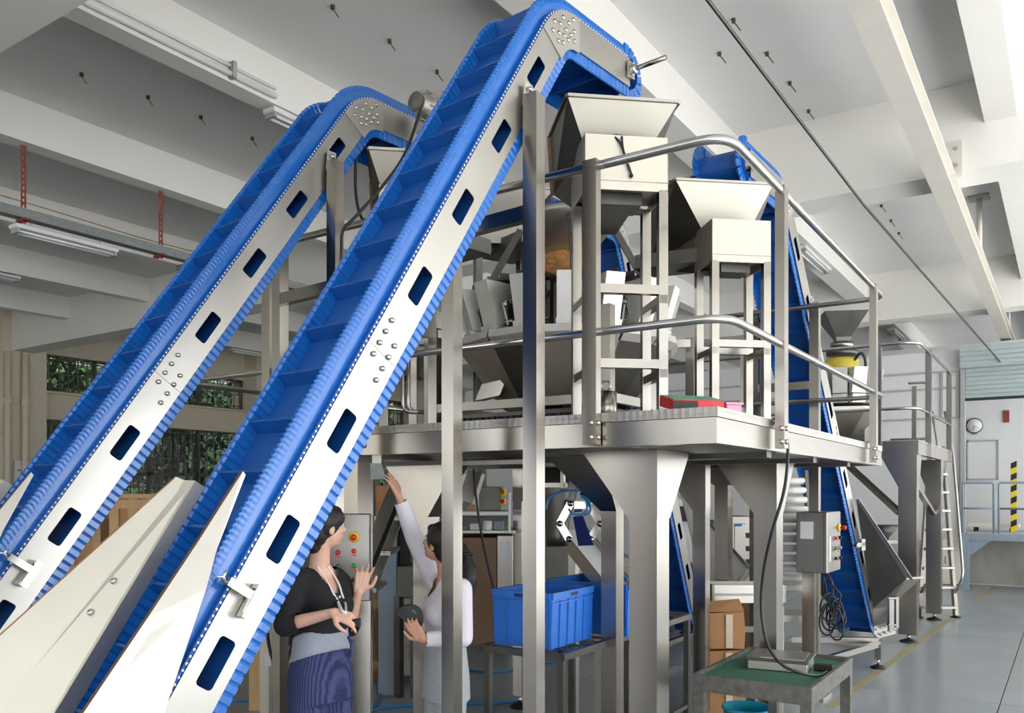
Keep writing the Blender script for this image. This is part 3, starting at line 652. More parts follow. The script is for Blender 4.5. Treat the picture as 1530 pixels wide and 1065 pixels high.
# infeed hoppers and base frames of the two rear conveyors
def rear_hopper(root, i, at3, fr, top, k):
    u0 = i['Ust']; lat, h, W = i['lat'], i['h'], i['W']; out = -h
    ub = i['Ub']; 
    tip = at3(-(top - i['tl']), .06, -.012); low = at3(ub - .05, .02, -.012); e = at3(u0, .02, -.012)
    rim_near = V((tip.x, tip.y, 0)) + out * 2.05 * k; zr = low.z + .50 * k
    r1 = V((rim_near.x, rim_near.y, zr)) - lat * .16 * k
    r1b = r1 + out * .42 * k
    y2 = lat * (W + .03)
    wl_ = MB().sheet([[tip, low, e, r1]], .004).build('hopper_wall', 'darksteel', root)
    MB().sheet([[tip, r1, r1 - lat * .05 + UP * .01, tip - lat * .02]], .004).build('wall_flange', 'plate', wl_)
    MB().sheet([[tip + y2, low + y2, e + y2, r1 + y2 + lat * .3]], .004).build('hopper_wall', 'darksteel', root)
    f_ = MB().sheet([[e, r1, r1b - UP * .0 , e + out * .1 * k]], .004).sheet([[e + out * .1 * k, r1b, r1b + y2 + lat * .2, e + out * .1 * k + y2]], .004).build('hopper_front', 'steel2', root)
    MB().sheet([[r1 - lat * .05, r1b - lat * .05 + out * .12, r1b + out * .12 + y2, r1b + y2]], .006).build('hopper_lip', 'steel', root)
    # take-up box with tension screws at the tail
    tb = MB(); c = at3(u0, -.1, -.012)
    tb.obox(c - lat * .006 + h * .1 - UP * .10, -h * .52 * k, UP * .20, lat * .006); tbo = tb.build('take_up_plate', 'plate', root)
    s_ = MB()
    for dz in (-.05, .0, .05): s_.tube(c - lat * .03 - h * .02 + UP * dz, c - lat * .03 - h * .34 * k + UP * dz, .010, 6)
    for dz in (-.07, .07):
        for dh in (.06, -.1, -.3): s_.lathe(c + UP * dz + h * dh - lat * .006, [(.013, 0), (.013, .01), (.0001, .012)], 6, -lat)
    s_.build('tension_screw', 'pipe', tbo)['kind'] = 'stuff'
    MB().bar(e - lat * .03 + out * .15, V((r1b.x, r1b.y, zr - .03)) - lat * .03 - out * .1, .07, .03).build('hopper_stay', 'plate', root)
    # base frame and levelling feet
    fz = .16
    p0 = at3(u0, 0, -.04); p0.z = fz; p1 = p0 + lat * (W + .08); q0 = p0 + h * 2.3 * k; q1 = p1 + h * 2.3 * k
    for a, b in ((p0, p1), (q0, q1), (p0, q0), (p1, q1)): MB().bar(a, b, .05, .05).build('base_rail', 'steel', root)
    for p in (p0, p1, q0, q1):
        l = MB().bar(p, V((p.x, p.y, .085)), .05, .05, (1, 0, 0)).build('foot_stub', 'steel', root)
        MB().tube((p.x, p.y, .03), (p.x, p.y, .09), .012, 8).build('foot_screw', 'pipe', l); MB().lathe((p.x, p.y, 0), [(.065, 0), (.065, .012), (.03, .03), (.0001, .03)], 14).build('foot_pad', 'black', l)
rear_hopper(c4r, i4, a4, f4, 3.0, .9)
# tail hopper, take-up and base frame of the far right conveyor
def tail(root, i):
    A_, B_, C_ = P(1279, 745, 8.80), P(1354, 864, 9.25), P(1303, 910, 9.60)
    wl_ = MB().sheet([[A_, C_, B_]], .004).build('hopper_wall', 'darksteel', root)
    MB().sheet([[A_, B_, P(1366, 867, 9.2), P(1284, 745, 8.76)]], .004).build('wall_flange', 'plate', wl_)
    MB().sheet([[A_ - RT * .45, C_ - RT * .45, C_ - RT * .6 + FW * .4 + UP * .3]], .004).build('hopper_wall', 'darksteel', root)
    l = MB().sheet([[C_, B_, P(1378, 863, 9.2), P(1328, 906, 9.45)]], .005).build('hopper_lip', 'steel2', root)
    MB().bar(B_, P(1380, 862, 9.2), .05, .02).build('lip_edge', 'plate', l)
    MB().sheet([[C_, P(1328, 906, 9.45), P(1326, 930, 9.5), P(1303, 935, 9.6)]], .004).build('hopper_front', 'steel2', root)
    tb = MB().obox(P(1306, 955, 9.3), RT * .24 + UP * .06, FW * .01, UP * .14).build('take_up_plate', 'plate', root); k = MB()
    for q in range(5): k.lathe(P(1309 + q * 7, 950 - q * 2.5, 9.28), [(.016, 0), (.016, .012), (.0001, .014)], 6, -FW).lathe(P(1309 + q * 7, 940 - q * 2.5, 9.28), [(.012, 0), (.012, .012), (.0001, .014)], 6, -FW)
    k.build('tension_bolt', 'pipe', tb)['kind'] = 'stuff'
    MB().obox(P(1329, 942, 9.15), RT * .05, FW * .05, UP * .34).obox(P(1339, 938, 9.15), RT * .03, FW * .05, UP * .34).build('tension_bracket', 'panel', root)
    MB().obox(P(1328, 935, 9.14), RT * .10, FW * .06, UP * .02).obox(P(1328, 895, 9.14), RT * .10, FW * .06, UP * .02).build('tension_bracket', 'panel', root)
    f0, f1, f2, f3 = P(1312, 962, 8.55), P(1232, 995, 7.75), P(1180, 955, 8.6), P(1150, 985, 7.6)
    for a, b in ((f0, f1), (f2, f0), (f1, f3), (f2, f3)): MB().bar(a, V((b.x, b.y, a.z)), .05, .055).build('base_rail', 'steel', root)
    MB().bar(P(1245, 958, 9.1), P(1308, 960, 8.9), .06, .07).build('base_rail', 'steel2', root)
    for p in (f0, f1, f2):
        g = MB().bar((p.x, p.y, f0.z), (p.x, p.y, .095), .06, .06, (1, 0, 0)).build('foot_stub', 'steel', root)
        MB().tube((p.x, p.y, .03), (p.x, p.y, .1), .014, 8).build('foot_screw', 'pipe', g); MB().lathe((p.x, p.y, 0), [(.075, 0), (.075, .014), (.03, .035), (.0001, .035)], 14).build('foot_pad', 'black', g)
    # clamp that carries the hopper wall
    c = P(1279, 818, 8.78); MB().obox(c, RT * .1 + UP * .02, FW * .05, UP * .04).obox(c + RT * .06 - UP * .03, RT * .04, FW * .04, UP * .12).tube(c + RT * .02 + UP * .03 - FW * .03, c + RT * .02 + UP * .03 + FW * .03, .025, 10).build('clamp_bracket', 'panel', root)
tail(c3r, i3)
# cable hanging from the motor
t = thing('motor_cable', (-3.4, 4.5, 4.1), 'thin black cable hanging from the motor past the left conveyor', 'cable')
MB().path(smoothpath([P(628, 165, 4.7), P(605, 230, 4.62), P(570, 280, 4.55), P(530, 325, 4.5), P(512, 345, 4.5), P(510, 380, 4.55), P(508, 450, 4.6)]), .009, 6).build('cable', 'rubber', t)
MB().path(smoothpath([P(531, 238, 5.0), P(532, 290, 5.0), P(540, 325, 5.0), P(556, 330, 4.95)]), .009, 6).build('cable', 'rubber', t)
# ------------------------------------------------------------------ the working platform
DZ = 2.187; XR, YF, XL, YB = -1.33, 3.655, -4.35, 7.61; XQ = -5.25
pf = thing('work_platform', (-3.3, 5.6, 0), 'big stainless work platform with tall railings on square legs, carrying the round weigher', 'platform')
MB().box((XL, YF, DZ - .012), (XR, YB, DZ)).build('deck', 'tread', pf)
kick = .045
MB().box((XL, YF - .006, DZ - kick), (XR, YF, DZ)).box((XR, YF - .006, DZ - kick), (XR + .006, YB, DZ)).box((XL - .006, YF, DZ - kick), (XL, YB, DZ)).build('tread_edge', 'tread', pf)
bz0, bz1 = DZ - .165, DZ - kick - .003
for a, b in (((XL, YF), (-3.55, YF + .06)), ((-3.546, YF), (XR, YF + .06)), ((XR - .06, YF + .06), (XR, YB)), ((XL, YF + .06), (XL + .06, YB - .06)), ((XL, YB - .06), (XR - .06, YB))):
    MB().box((a[0], a[1], bz0), (b[0], b[1], bz1)).build('edge_beam', 'steel', pf)
for x in (-3.9, -3.2, -2.5, -1.9): MB().box((x, YF + .06, bz0), (x + .08, YB - .06, bz1 - .01)).build('floor_joist', 'darksteel', pf)
for y in (4.6, 5.6, 6.6): MB().box((XL + .06, y, bz0 - .03), (XR - .06, y + .09, bz0)).build('floor_joist', 'darksteel', pf)
k = MB()
for x in [-4.06, -3.97, -3.88, -3.68, -3.5]: k.lathe((x, YF - .001, bz0 + .055), [(.016, 0), (.016, .006), (.008, .012), (.0001, .013)], 8, (0, -1, 0))
k.build('bolt', 'steel', pf)['kind'] = 'stuff'
MB().bar((-4.1, YF + .03, bz0 - .02), (-3.6, YF + .03, bz0 - .02), .06, .025).build('clamp_strip', 'steel2', pf); MB().bar((-3.25, YF + .45, bz0 - .045), (-2.65, YF + .45, bz0 - .045), .06, .025).build('clamp_strip', 'steel2', pf)
k = MB()
for x in [-4.02 + .095 * i for i in range(5)] + [-3.2 + .12 * i for i in range(5)]:
    y = YF + .03 if x < -3.5 else YF + .45; k.tube((x, y, bz0 - .06), (x, y, bz0 - .02), .010, 6)
k.build('hanging_bolt', 'pipe', pf)['kind'] = 'stuff'
def leg(px, d, w, gl=.34, gh=.30, both=True, yoff=0, foot=True, dirs=('-x', '+x', '-y')):
    p = P(px, HY, d); x, y = p.x, p.y; zt = bz0
    l = MB().box((x - w / 2, y - w / 2, .10), (x + w / 2, y + w / 2, zt - gh)).build('leg', 'steel', pf)
    gz = zt - gh - .002; e = w / 2 + .003; s = .28
    vs = [(x - e, y - e, gz), (x + e, y - e, gz), (x + e, y + e, gz), (x - e, y + e, gz)]
    dx0 = s if '-x' in dirs else 0; dx1 = s if '+x' in dirs else 0; dy0 = s * .7 if '-y' in dirs else 0; dy1 = s if '+y' in dirs else 0
    vs += [(x - e - dx0, y - e - dy0, zt), (x + e + dx1, y - e - dy0, zt), (x + e + dx1, y + e + dy1, zt), (x - e - dx0, y + e + dy1, zt)]
    MB().add(vs, [(0, 3, 2, 1), (4, 5, 6, 7), (0, 1, 5, 4), (1, 2, 6, 5), (2, 3, 7, 6), (3, 0, 4, 7)]).build('gusset', 'steel', l)
    MB().tube((x, y, .03), (x, y, .1), .02, 8).build('foot_screw', 'pipe', l); MB().lathe((x, y, 0), [(.085, 0), (.085, .015), (.04, .04), (.0001, .04)], 16).build('foot_pad', 'black', l)
    return l
leg(970, 4.45, .158, gh=.36, dirs=('-x', '+y')); leg(915, 5.3, .105, gh=.34, dirs=('-x', '-y')); leg(1148, 5.75, .155, gh=.36, dirs=('-x', '+y'))
leg(1048, 6.5, .10, gh=.36, dirs=('-x',)); leg(1081, 7.45, .12, gh=.16, dirs=('-x', '+x')); leg(534, 5.15, .13, gh=.36, dirs=('-x',)); leg(637, 6.1, .135, gh=.4, dirs=('-x', '+x')); leg(777, 7.0, .085, gh=.3, dirs=('+x',))
# railings
ZT, ZM = 3.40, 2.585; yr = YF - .03; xr = XR + .03; yb = 7.43
top = bend([(XQ - .05, yr + .02, ZT), (xr + .02, yr + .02, ZT), (xr + .02, yb, ZT), (-2.7, yb, ZT)], .16, 8)
MB().path(top, .022, 12).build('top_rail', 'pipe', pf)
MB().path(bend([(-3.0, yb, ZM), (XQ - .07, yb, ZM), (XQ - .07, yr + .02, ZM), (xr + .02, yr + .02, ZM), (xr + .02, yb, ZM), (-2.7, yb, ZM)], .16, 8), .020, 12).build('mid_rail', 'pipe', pf)
MB().path(bend([(-3.0, yb, ZT), (XL + .03, yb, ZT), (XL + .03, 4.6, ZT)], .16, 8), .022, 12).build('top_rail', 'pipe', pf)
def rpost(x, y, sx=.075, sy=.05):
    q = MB().box((x - sx / 2, y - sy / 2, bz0 + .01), (x + sx / 2, y + sy / 2, ZT + .02)).build('rail_post', 'steel', pf)
    k = MB()
    for z in (bz0 + .045, bz0 + .115): k.lathe((x + .01, y - sy / 2, z), [(.014, 0), (.014, .006), (.006, .011), (.0001, .011)], 8, (0, -1, 0)).lathe((x + sx / 2, y, z), [(.014, 0), (.014, .006), (.006, .011), (.0001, .011)], 8, (1, 0, 0))
    k.build('bolt', 'pipe', q)['kind'] = 'stuff'
rpost(-1.95, yr - .005); rpost(XL + .04, yr - .005)
for y in (4.5, 7.0): rpost(xr + .02, y, .05, .075)
rpost(XL + .03, 5.6, .05, .075); rpost(XL + .03, 7.2, .05, .075)

# ------------------------------------------------------------------ feed hoppers on stands
def stand_hopper(label, tl, w, dep, ztop, zbot, fr_, zrim, legbars=((2.89, 'f'), (2.49, 'f')), r=(.75, .66), rim=None, trough=None, group=None, fm='bright'):
    r = V((r[0], r[1], 0)).normalized(); b = V((-r.y, r.x, 0)); o = V((tl.x, tl.y, 0))
    L = lambda x, y, z: o + r * x + b * y + UP * z
    root = thing('feed_hopper', L(w / 2, dep / 2, DZ), label, 'hopper', group)
    t = .004
    MB().sheet([[L(0, 0, zbot), L(w, 0, zbot), L(w, 0, ztop), L(0, 0, ztop)]], -t).build('front_panel', fm, root)
    MB().sheet([[L(0, dep, zbot), L(0, 0, zbot), L(0, 0, ztop), L(0, dep, ztop)]], -t).build('side_panel', 'steel2', root)
    MB().sheet([[L(w, 0, zbot), L(w, dep, zbot), L(w, dep, ztop), L(w, 0, ztop)]], -t).build('side_panel', 'steel2', root)
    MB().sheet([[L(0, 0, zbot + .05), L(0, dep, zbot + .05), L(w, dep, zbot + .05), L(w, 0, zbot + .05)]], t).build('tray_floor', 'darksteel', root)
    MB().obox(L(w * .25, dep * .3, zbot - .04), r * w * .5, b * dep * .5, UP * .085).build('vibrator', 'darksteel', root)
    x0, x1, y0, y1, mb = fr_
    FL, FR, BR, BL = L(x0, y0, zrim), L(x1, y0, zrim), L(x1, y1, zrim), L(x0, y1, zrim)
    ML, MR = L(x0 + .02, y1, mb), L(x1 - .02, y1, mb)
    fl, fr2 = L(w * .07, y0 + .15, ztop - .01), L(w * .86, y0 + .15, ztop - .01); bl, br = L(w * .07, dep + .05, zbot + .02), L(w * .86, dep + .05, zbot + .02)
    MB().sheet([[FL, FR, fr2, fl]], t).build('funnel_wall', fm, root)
    MB().sheet([[FL, fl, bl, ML, BL]], t).build('funnel_wall', 'darksteel', root)  # left wall in darker steel, its shade put into the colour
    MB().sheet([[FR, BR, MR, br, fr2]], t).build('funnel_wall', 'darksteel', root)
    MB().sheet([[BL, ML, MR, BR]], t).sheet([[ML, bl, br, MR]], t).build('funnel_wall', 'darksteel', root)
    lip = MB().bar(FL, FR, .024, .016).bar(FR, BR, .024, .016).build('rim', 'steel2', root)
    MB().bar(BL, ML, .03, .02).bar(BL, FL, .022, .016).build('rim', 'brownrim', root)
    lw = .05
    for (x, y) in ((lw / 2, lw / 2), (w - lw / 2, lw / 2), (lw / 2, dep - lw / 2), (w - lw / 2, dep - lw / 2)):
        MB().bar(L(x, y, DZ), L(x, y, zbot + .01), lw, lw, r).build('leg', 'steel', root)
    for z, wh in legbars:
        if 'f' in wh: MB().bar(L(0, .025, z), L(w, .025, z), .048, .048).build('stretcher', 'steel', root)
        if 'b' in wh: MB().bar(L(0, dep - .025, z), L(w, dep - .025, z), .048, .048).build('stretcher', 'steel', root)
        for x in (.025, w - .025): MB().bar(L(x, 0, z - .05), L(x, dep, z - .05), .045, .045).build('stretcher', 'steel', root)
    MB().bar(L(.05, .03, zbot + .02), L(w - .05, .03, zbot + .02), .03, .03).bar(L(.05, dep - .03, zbot + .0), L(w - .05, dep - .03, zbot + .0), .03, .03).build('top_frame', 'darksteel', root)
    if trough:
        q, z0, wd, ln = trough; mid = L(w / 2, dep, z0); d = (V((q.x, q.y, z0)) - mid).normalized() * ln; s = d.cross(UP).normalized() * wd / 2
        MB().sheet([[mid - s, mid + s, mid + s + d, mid - s + d], [mid - s, mid - s + d, mid - s + d + UP * .1, mid - s + UP * .1], [mid + s + d, mid + s, mid + s + UP * .1, mid + s + d + UP * .1]], t).build('feed_trough', 'darksteel', root)
    return root, L
WC = V((-3.23, 5.6, 0))
h1, L1 = stand_hopper('front feed hopper on a square tube stand, under the end of the tallest conveyor', P(874, 199, 4.45), .458, .36, 3.708, 3.416, (-.095, .515, 0.0, .52, 3.56), 3.905, trough=(WC, 3.46, .3, .55))
k = MB(); k.path(smoothpath([L1(.20, -.006, 3.70), L1(.205, -.02, 3.62), L1(.24, -.012, 3.53), L1(.25, -.012, 3.50), L1(.225, -.012, 3.56), L1(.19, -.014, 3.66), L1(.16, .02, 3.715), L1(.25, .05, 3.725), L1(.33, .04, 3.715)]), .006, 6); k.ball(L1(.25, -.014, 3.49), .012, 8); k.build('looped_cable', 'rubber', h1)
h2, L2 = stand_hopper('right feed hopper on a stand, its wide pale funnel under the far right conveyor', P(1064, 326, 5.6), .415, .34, 3.632, 3.345, (-.22, .48, .10, .80, 3.5), 3.92, legbars=((2.80, 'fb'),), trough=(WC, 3.42, .3, .6))
h3, L3 = stand_hopper('left feed hopper under the motor end of the second conveyor', P(566, 279, 4.95), .34, .34, 3.62, 3.36, (-.06, .5, .0, .55, 3.5), 3.83, legbars=((2.75, 'f'),), trough=(WC, 3.40, .3, .6))
h4, L4 = stand_hopper('rear left feed hopper, its dark trough showing behind the tall support post', P(712, 330, 6.9), .42, .34, 4.02, 3.86, (-.30, .65, .0, .55, 3.96), 4.33, fm='steel2', legbars=((2.9, 'f'),), trough=(WC, 3.80, .32, .6))

# ------------------------------------------------------------------ multihead weigher
wg = thing('multihead_weigher', (WC.x, WC.y, DZ), 'large round multihead weigher with a ring of dimpled steel buckets on the platform', 'weigher')
z0 = DZ
n = 16
def ringpt(r, a, z): return WC + V((r * math.cos(a), r * math.sin(a), z))
for i in range(n):                                   # collecting cone, one folded panel per head
    a, b = 2 * math.pi * (i - .5) / n, 2 * math.pi * (i + .5) / n
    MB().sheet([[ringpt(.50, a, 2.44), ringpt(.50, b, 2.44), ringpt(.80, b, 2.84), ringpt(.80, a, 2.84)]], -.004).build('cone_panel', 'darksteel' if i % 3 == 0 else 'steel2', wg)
    MB().sheet([[ringpt(.80, a + .012, 2.84), ringpt(.80, b - .012, 2.84), ringpt(.845, b - .012, 2.885), ringpt(.845, a + .012, 2.885)], [ringpt(.845, a + .012, 2.885), ringpt(.845, b - .012, 2.885), ringpt(.835, b - .012, 2.935), ringpt(.835, a + .012, 2.935)]], .004).build('lip_segment', 'hopper', wg)
for i in range(n):
    a = 2 * math.pi * i / n + .131; e = V((math.cos(a), math.sin(a), 0)); t = V((-e.y, e.x, 0)); hw = .070
    def Q(r, s, z): return WC + e * r + t * s + UP * z
    up_ = MB(); z1, z2 = 2.985, 3.285
    up_.add([Q(.70, -hw, z1), Q(.70, hw, z1), Q(.775, hw, z1), Q(.775, -hw, z1), Q(.62, -hw, z2), Q(.62, hw, z2), Q(.865, hw, z2), Q(.865, -hw, z2), Q(.845, hw, z2 - .07), Q(.845, -hw, z2 - .07)],
            [(0, 3, 2, 1), (0, 1, 5, 4), (3, 9, 8, 2), (9, 7, 6, 8), (1, 2, 8, 6, 5), (0, 4, 7, 9, 3)])
    hb = up_.build('feed_bucket', 'hopper', wg)
    lo_ = MB(); lo_.add([Q(.72, -hw - .006, 2.90), Q(.72, hw + .006, 2.90), Q(.775, hw + .006, 2.90), Q(.775, -hw - .006, 2.90), Q(.66, -hw - .006, z1 - .006), Q(.66, hw + .006, z1 - .006), Q(.80, hw + .006, z1 - .006), Q(.80, -hw - .006, z1 - .006)],
            [(0, 3, 2, 1), (4, 5, 6, 7), (0, 1, 5, 4), (1, 2, 6, 5), (2, 3, 7, 6), (3, 0, 4, 7)])
    lo_.build('weigh_bucket', 'hopper', wg)
    g = MB(); s0 = hw + .05
    g.bar(Q(.60, s0, 3.22), Q(.74, s0, 3.10), .02).bar(Q(.74, s0, 3.10), Q(.70, s0, 2.98), .016).lathe(Q(.73, s0 - .02, 3.12), [(.025, 0), (.025, .04), (.0001, .04)], 10, t).bar(Q(.6, s0, 2.95), Q(.6, s0, 3.28), .03, .05).tube(Q(.70, s0 - .04, 3.0), Q(.70, s0 + .04, 3.0), .012, 8)
    g.build('gate_linkage', 'pipe' if i % 2 else 'darksteel', wg)
    tr = MB(); tr.sheet([[Q(.22, -.045, 3.37), Q(.22, .045, 3.37), Q(.74, .070, 3.30), Q(.74, -.070, 3.30)], [Q(.22, -.045, 3.37), Q(.74, -.070, 3.30), Q(.74, -.070, 3.35), Q(.22, -.045, 3.40)], [Q(.74, .070, 3.30), Q(.22, .045, 3.37), Q(.22, .045, 3.40), Q(.74, .070, 3.35)]], .003)
    tr.build('feeder_tray', 'darksteel', wg)
MB().lathe(WC, [(.56, 2.86), (.60, 2.9), (.60, 3.22), (.5, 3.29), (.2, 3.33), (.0001, 3.33)], 32).build('body', 'darksteel', wg)
MB().lathe(WC, [(.0001, 3.34), (.23, 3.385), (.19, 3.42), (.05, 3.50), (.0001, 3.51)], 28).build('dispersion_cone', 'steel2', wg)
MB().lathe(WC + V((.02, .0, 0)), [(.20, 3.66), (.36, 3.86), (.385, 3.90), (.37, 3.90), (.35, 3.87), (.18, 3.66)], 36).build('infeed_bowl', 'steel2', wg)
bag = MB().lathe(WC, [(.215, 3.42), (.225, 3.53), (.20, 3.67)], 24); bag.build('film_skirt', 'film', wg)
sn = MB()
for i in range(90):
    a = random.random() * 6.28; r = .19 * math.sqrt(random.random()); z = 3.46 + random.random() * .15 * (1 - r * 2)
    sn.ball(WC + V((r * math.cos(a), r * math.sin(a), z)), random.uniform(.018, .034), 6, (1.2, .8, .7))
for i in range(130):
    a = 2 * math.pi * i / 130 + random.random() * .05; sn.ball(WC + V((.185 * math.cos(a), .185 * math.sin(a), 3.43 + random.random() * .17)), random.uniform(.02, .032), 6)
o = sn.build('snack_pieces', 'snack', wg, fix=False); o['kind'] = 'stuff'
for a in (.5, 2.1, 3.7, 5.3):
    MB().bar(WC + V((.36 * math.cos(a), .36 * math.sin(a), 3.82)), WC + V((.62 * math.cos(a), .62 * math.sin(a), 3.36)), .035, .05).build('bowl_stay', 'darksteel', wg)
# base frame of the weigher
for a in (math.pi / 4 + i * math.pi / 2 for i in range(4)):
    p = WC + V((1.02 * math.cos(a), 1.02 * math.sin(a), 0)); MB().bar(p + UP * DZ, p + UP * 3.02, .07, .07, (1, 0, 0)).build('frame_post', 'steel', wg)
    MB().bar(p + UP * 2.98, WC + (p - WC) * .55 + UP * 2.95, .06, .06).build('frame_arm', 'steel', wg)
q = [WC + V((sx * .721, sy * .721, 2.42)) for sx, sy in ((1, 1), (-1, 1), (-1, -1), (1, -1))]
for i in range(4): MB().bar(q[i], q[(i + 1) % 4], .05, .06).build('frame_rail', 'steel2', wg)
MB().box((WC.x - .62, WC.y - .62, DZ), (WC.x + .62, WC.y + .62, DZ + .19)).build('base_box', 'darksteel', wg)
k = MB()
for i in range(22): x = WC.x - .6 + i * .055; k.box((x, WC.y - .64, DZ + .03), (x + .035, WC.y - .62, DZ + .16))
for i in range(22): y = WC.y - .6 + i * .055; k.box((WC.x + .62, y, DZ + .03), (WC.x + .64, y + .035, DZ + .16))
o = k.build('base_louvres', 'black', wg); o['kind'] = 'stuff'
for (px, py, d, s) in ((728, 580, 6.1, 1),): 
    p = P(px, py, d); MB().obox(p - RT * .09 - UP * .09, RT * .18 + UP * .04, FW * .15, UP * .12 + RT * .05).build('inspection_hatch', 'steel', wg)
p = P(905, 600, 4.9); t = thing('spout_cap', (p.x, p.y, DZ), 'short bright steel cylinder with a ring bolt on the platform deck', 'cylinder')
MB().tube((p.x, p.y, DZ), (p.x, p.y, DZ + .20), .065, 24).build('drum', 'steel', t); MB().path([(p.x + .03 * math.cos(a), p.y + .0, DZ + .235 + .03 * math.sin(a)) for a in [2 * math.pi * i / 14 for i in range(14)]], .007, 6, True).build('ring', 'pipe', t)
# display housing and pipes at the left of the weigher
p = P(628, 600, 5.3)
t = thing('air_dryer_unit', (p.x, p.y, DZ), 'steel unit with upright tubes left of the weigher on the platform', 'machine')
MB().bar((p.x - .06, p.y, DZ), (p.x - .06, p.y, 2.95), .05, .05, RT).build('column', 'steel', t); MB().bar((p.x + .06, p.y, DZ), (p.x + .06, p.y, 2.95), .04, .04, RT).build('column', 'steel', t)
MB().obox(P(596, 562, 5.4), RT * .14, FW * .2, UP * .16).build('junction_box', 'darksteel', t)
for dx in (-.05, -.015): MB().path(bend([p + RT * (dx - .06) + UP * (DZ - p.z + .12) + RT * .12, p + RT * (dx - .06) + UP * (DZ - p.z + .12), p + RT * (dx - .06) + UP * (3.0 - p.z)], .06), .012, 8).build('pipe', 'pipe', t)
MB().obox(P(625, 500, 5.3) - UP * .06, RT * .10, FW * .08, UP * .12).build('gauge_box', 'steel2', t)
# things left on the deck
dz = DZ + .003
def on_deck(name, px, py, d, wx, wy, h, rot, m, label, cat, lid=None):
    p = P(px, py, d); r = RT * math.cos(rot) + FW * math.sin(rot); q = V((-r.y, r.x, 0)); o = V((p.x, p.y, dz))
    t = thing(name, o, label, cat); q = q + UP * (.24 if lid else 0); MB().obox(o, r * wx, q * wy, UP * h).build('carton' if lid else 'body', m, t, bevel=.003)
    return t, o, r, q
t, o, r, q = on_deck('printed_carton', 1006, 603, 4.02, .27, .16, .055, .25, 'redbox', 'flat red carton with a printed lid lying on the platform corner', 'box', True)
MB().obox(o + UP * .0555 + r * .004 + q * .004, r * .262, q * .152, UP * .002).build('printed_lid', 'print', t); MB().obox(o - q * .0015 + UP * .004, r * .13, q * .001, UP * .047).build('black_panel', 'black', t)
t, o, r, q = on_deck('pink_box', 1086, 605, 4.12, .085, .13, .042, .3, 'pink', 'small pink lidded box behind the red carton', 'box')
MB().obox(o + UP * .042 - r * .006 - q * .006, r * .097, q * .142, UP * .010).build('lid', 'pink', t)
# ------------------------------------------------------------------ second platform and weigher behind
D2 = 2.42
p2 = thing('work_platform', (-2.6, 12.2, 0), 'smaller stainless platform farther back at the right, with a steep ladder on its side', 'platform')
X2R, Y2F, Y2B, X2L = -1.50, 10.9, 14.2, -5.2
MB().box((X2L, Y2F, D2 - .015), (X2R, Y2B, D2)).build('deck', 'tread', p2)
MB().box((X2L, Y2F, D2 - .17), (X2R, Y2F + .06, D2 - .02)).build('edge_beam', 'steel', p2); MB().box((X2R - .06, Y2F + .06, D2 - .17), (X2R, Y2B, D2 - .02)).build('edge_beam', 'steel', p2)
for x in (-3.6, -2.6): MB().box((x, Y2F + .06, D2 - .2), (x + .1, Y2B, D2 - .02)).build('floor_joist', 'darksteel', p2)
def leg2(x, y, w, s):
    l = MB().box((x - w / 2, y - w / 2, .1), (x + w / 2, y + w / 2, D2 - .55)).build('leg', 'steel', p2); e = w / 2 + .003; z = D2 - .552; zt = D2 - .17
    vs = [(x - e, y - e, z), (x + e, y - e, z), (x + e, y + e, z), (x - e, y + e, z), (x - e - s, y - e, zt), (x + e, y - e, zt), (x + e, y + e + s, zt), (x - e - s, y + e + s, zt)]
    MB().add(vs, [(0, 3, 2, 1), (4, 5, 6, 7), (0, 1, 5, 4), (1, 2, 6, 5), (2, 3, 7, 6), (3, 0, 4, 7)]).build('gusset', 'steel', l)
    MB().tube((x, y, .03), (x, y, .1), .02, 8).build('foot_screw', 'pipe', l); MB().lathe((x, y, 0), [(.1, 0), (.1, .015), (.04, .04), (.0001, .04)], 16).build('foot_pad', 'black', l)
leg2(-1.62, 11.0, .2, .2); leg2(-1.60, 13.1, .19, .15); leg2(-4.8, 11.0, .19, .2); leg2(-4.8, 13.6, .19, .15)
a = P(1262, 705, 10.4); MB().bar(PX(1262, 690, -2.5), (-1.72, 11.0, 1.55), .07, .06).build('brace', 'steel', p2); MB().bar((-1.6, 11.1, 1.95), (-1.6, 13.0, 1.5), .06, .05).build('brace', 'steel', p2)
MB().path(bend([(X2L, Y2F, 3.58), (X2R, Y2F, 3.58), (X2R, Y2B, 3.58)], .2, 8), .022, 10).build('top_rail', 'pipe', p2); MB().path(bend([(X2L, Y2F, 2.80), (X2R, Y2F, 2.80), (X2R, Y2B, 2.80)], .2, 8), .02, 10).build('mid_rail', 'pipe', p2)
for x, y in ((-1.94, Y2F), (-3.6, Y2F), (X2R, 11.75), (X2R, 13.9)): MB().box((x - .035, y - .025, D2 - .17), (x + .035, y + .025, 3.6)).build('rail_post', 'steel', p2)
MB().path(bend([(-2.05, 13.9, 3.45), (-1.75, 13.9, 3.45), (-1.75, 13.9, 2.6), (-2.3, 13.9, 2.6)], .12, 6), .02, 8).build('gate_loop', 'pipe', p2); MB().box((-2.0, 13.87, D2), (-1.94, 13.93, 3.4)).build('rail_post', 'steel', p2)
ld = thing('ladder', (-1.35, 13, 0), 'steep steel ladder with tube handrails beside the smaller platform', 'ladder')
A, B_ = P(1372, 905, 12.0), P(1390, 668, 13.0); C_, D_ = P(1428, 908, 12.0), P(1409, 668, 13.0)
A.z = .02; C_.z = .02
for a, b in ((A, B_), (C_, D_)): MB().bar(a, b, .045, .08, RT).build('stringer', 'steel', ld)
for k in range(9):
    t = (k + .45) / 9; a, b = A.lerp(B_, t), C_.lerp(D_, t); MB().bar(a, b, .16, .03, FW).build('rung', 'steel2', ld)
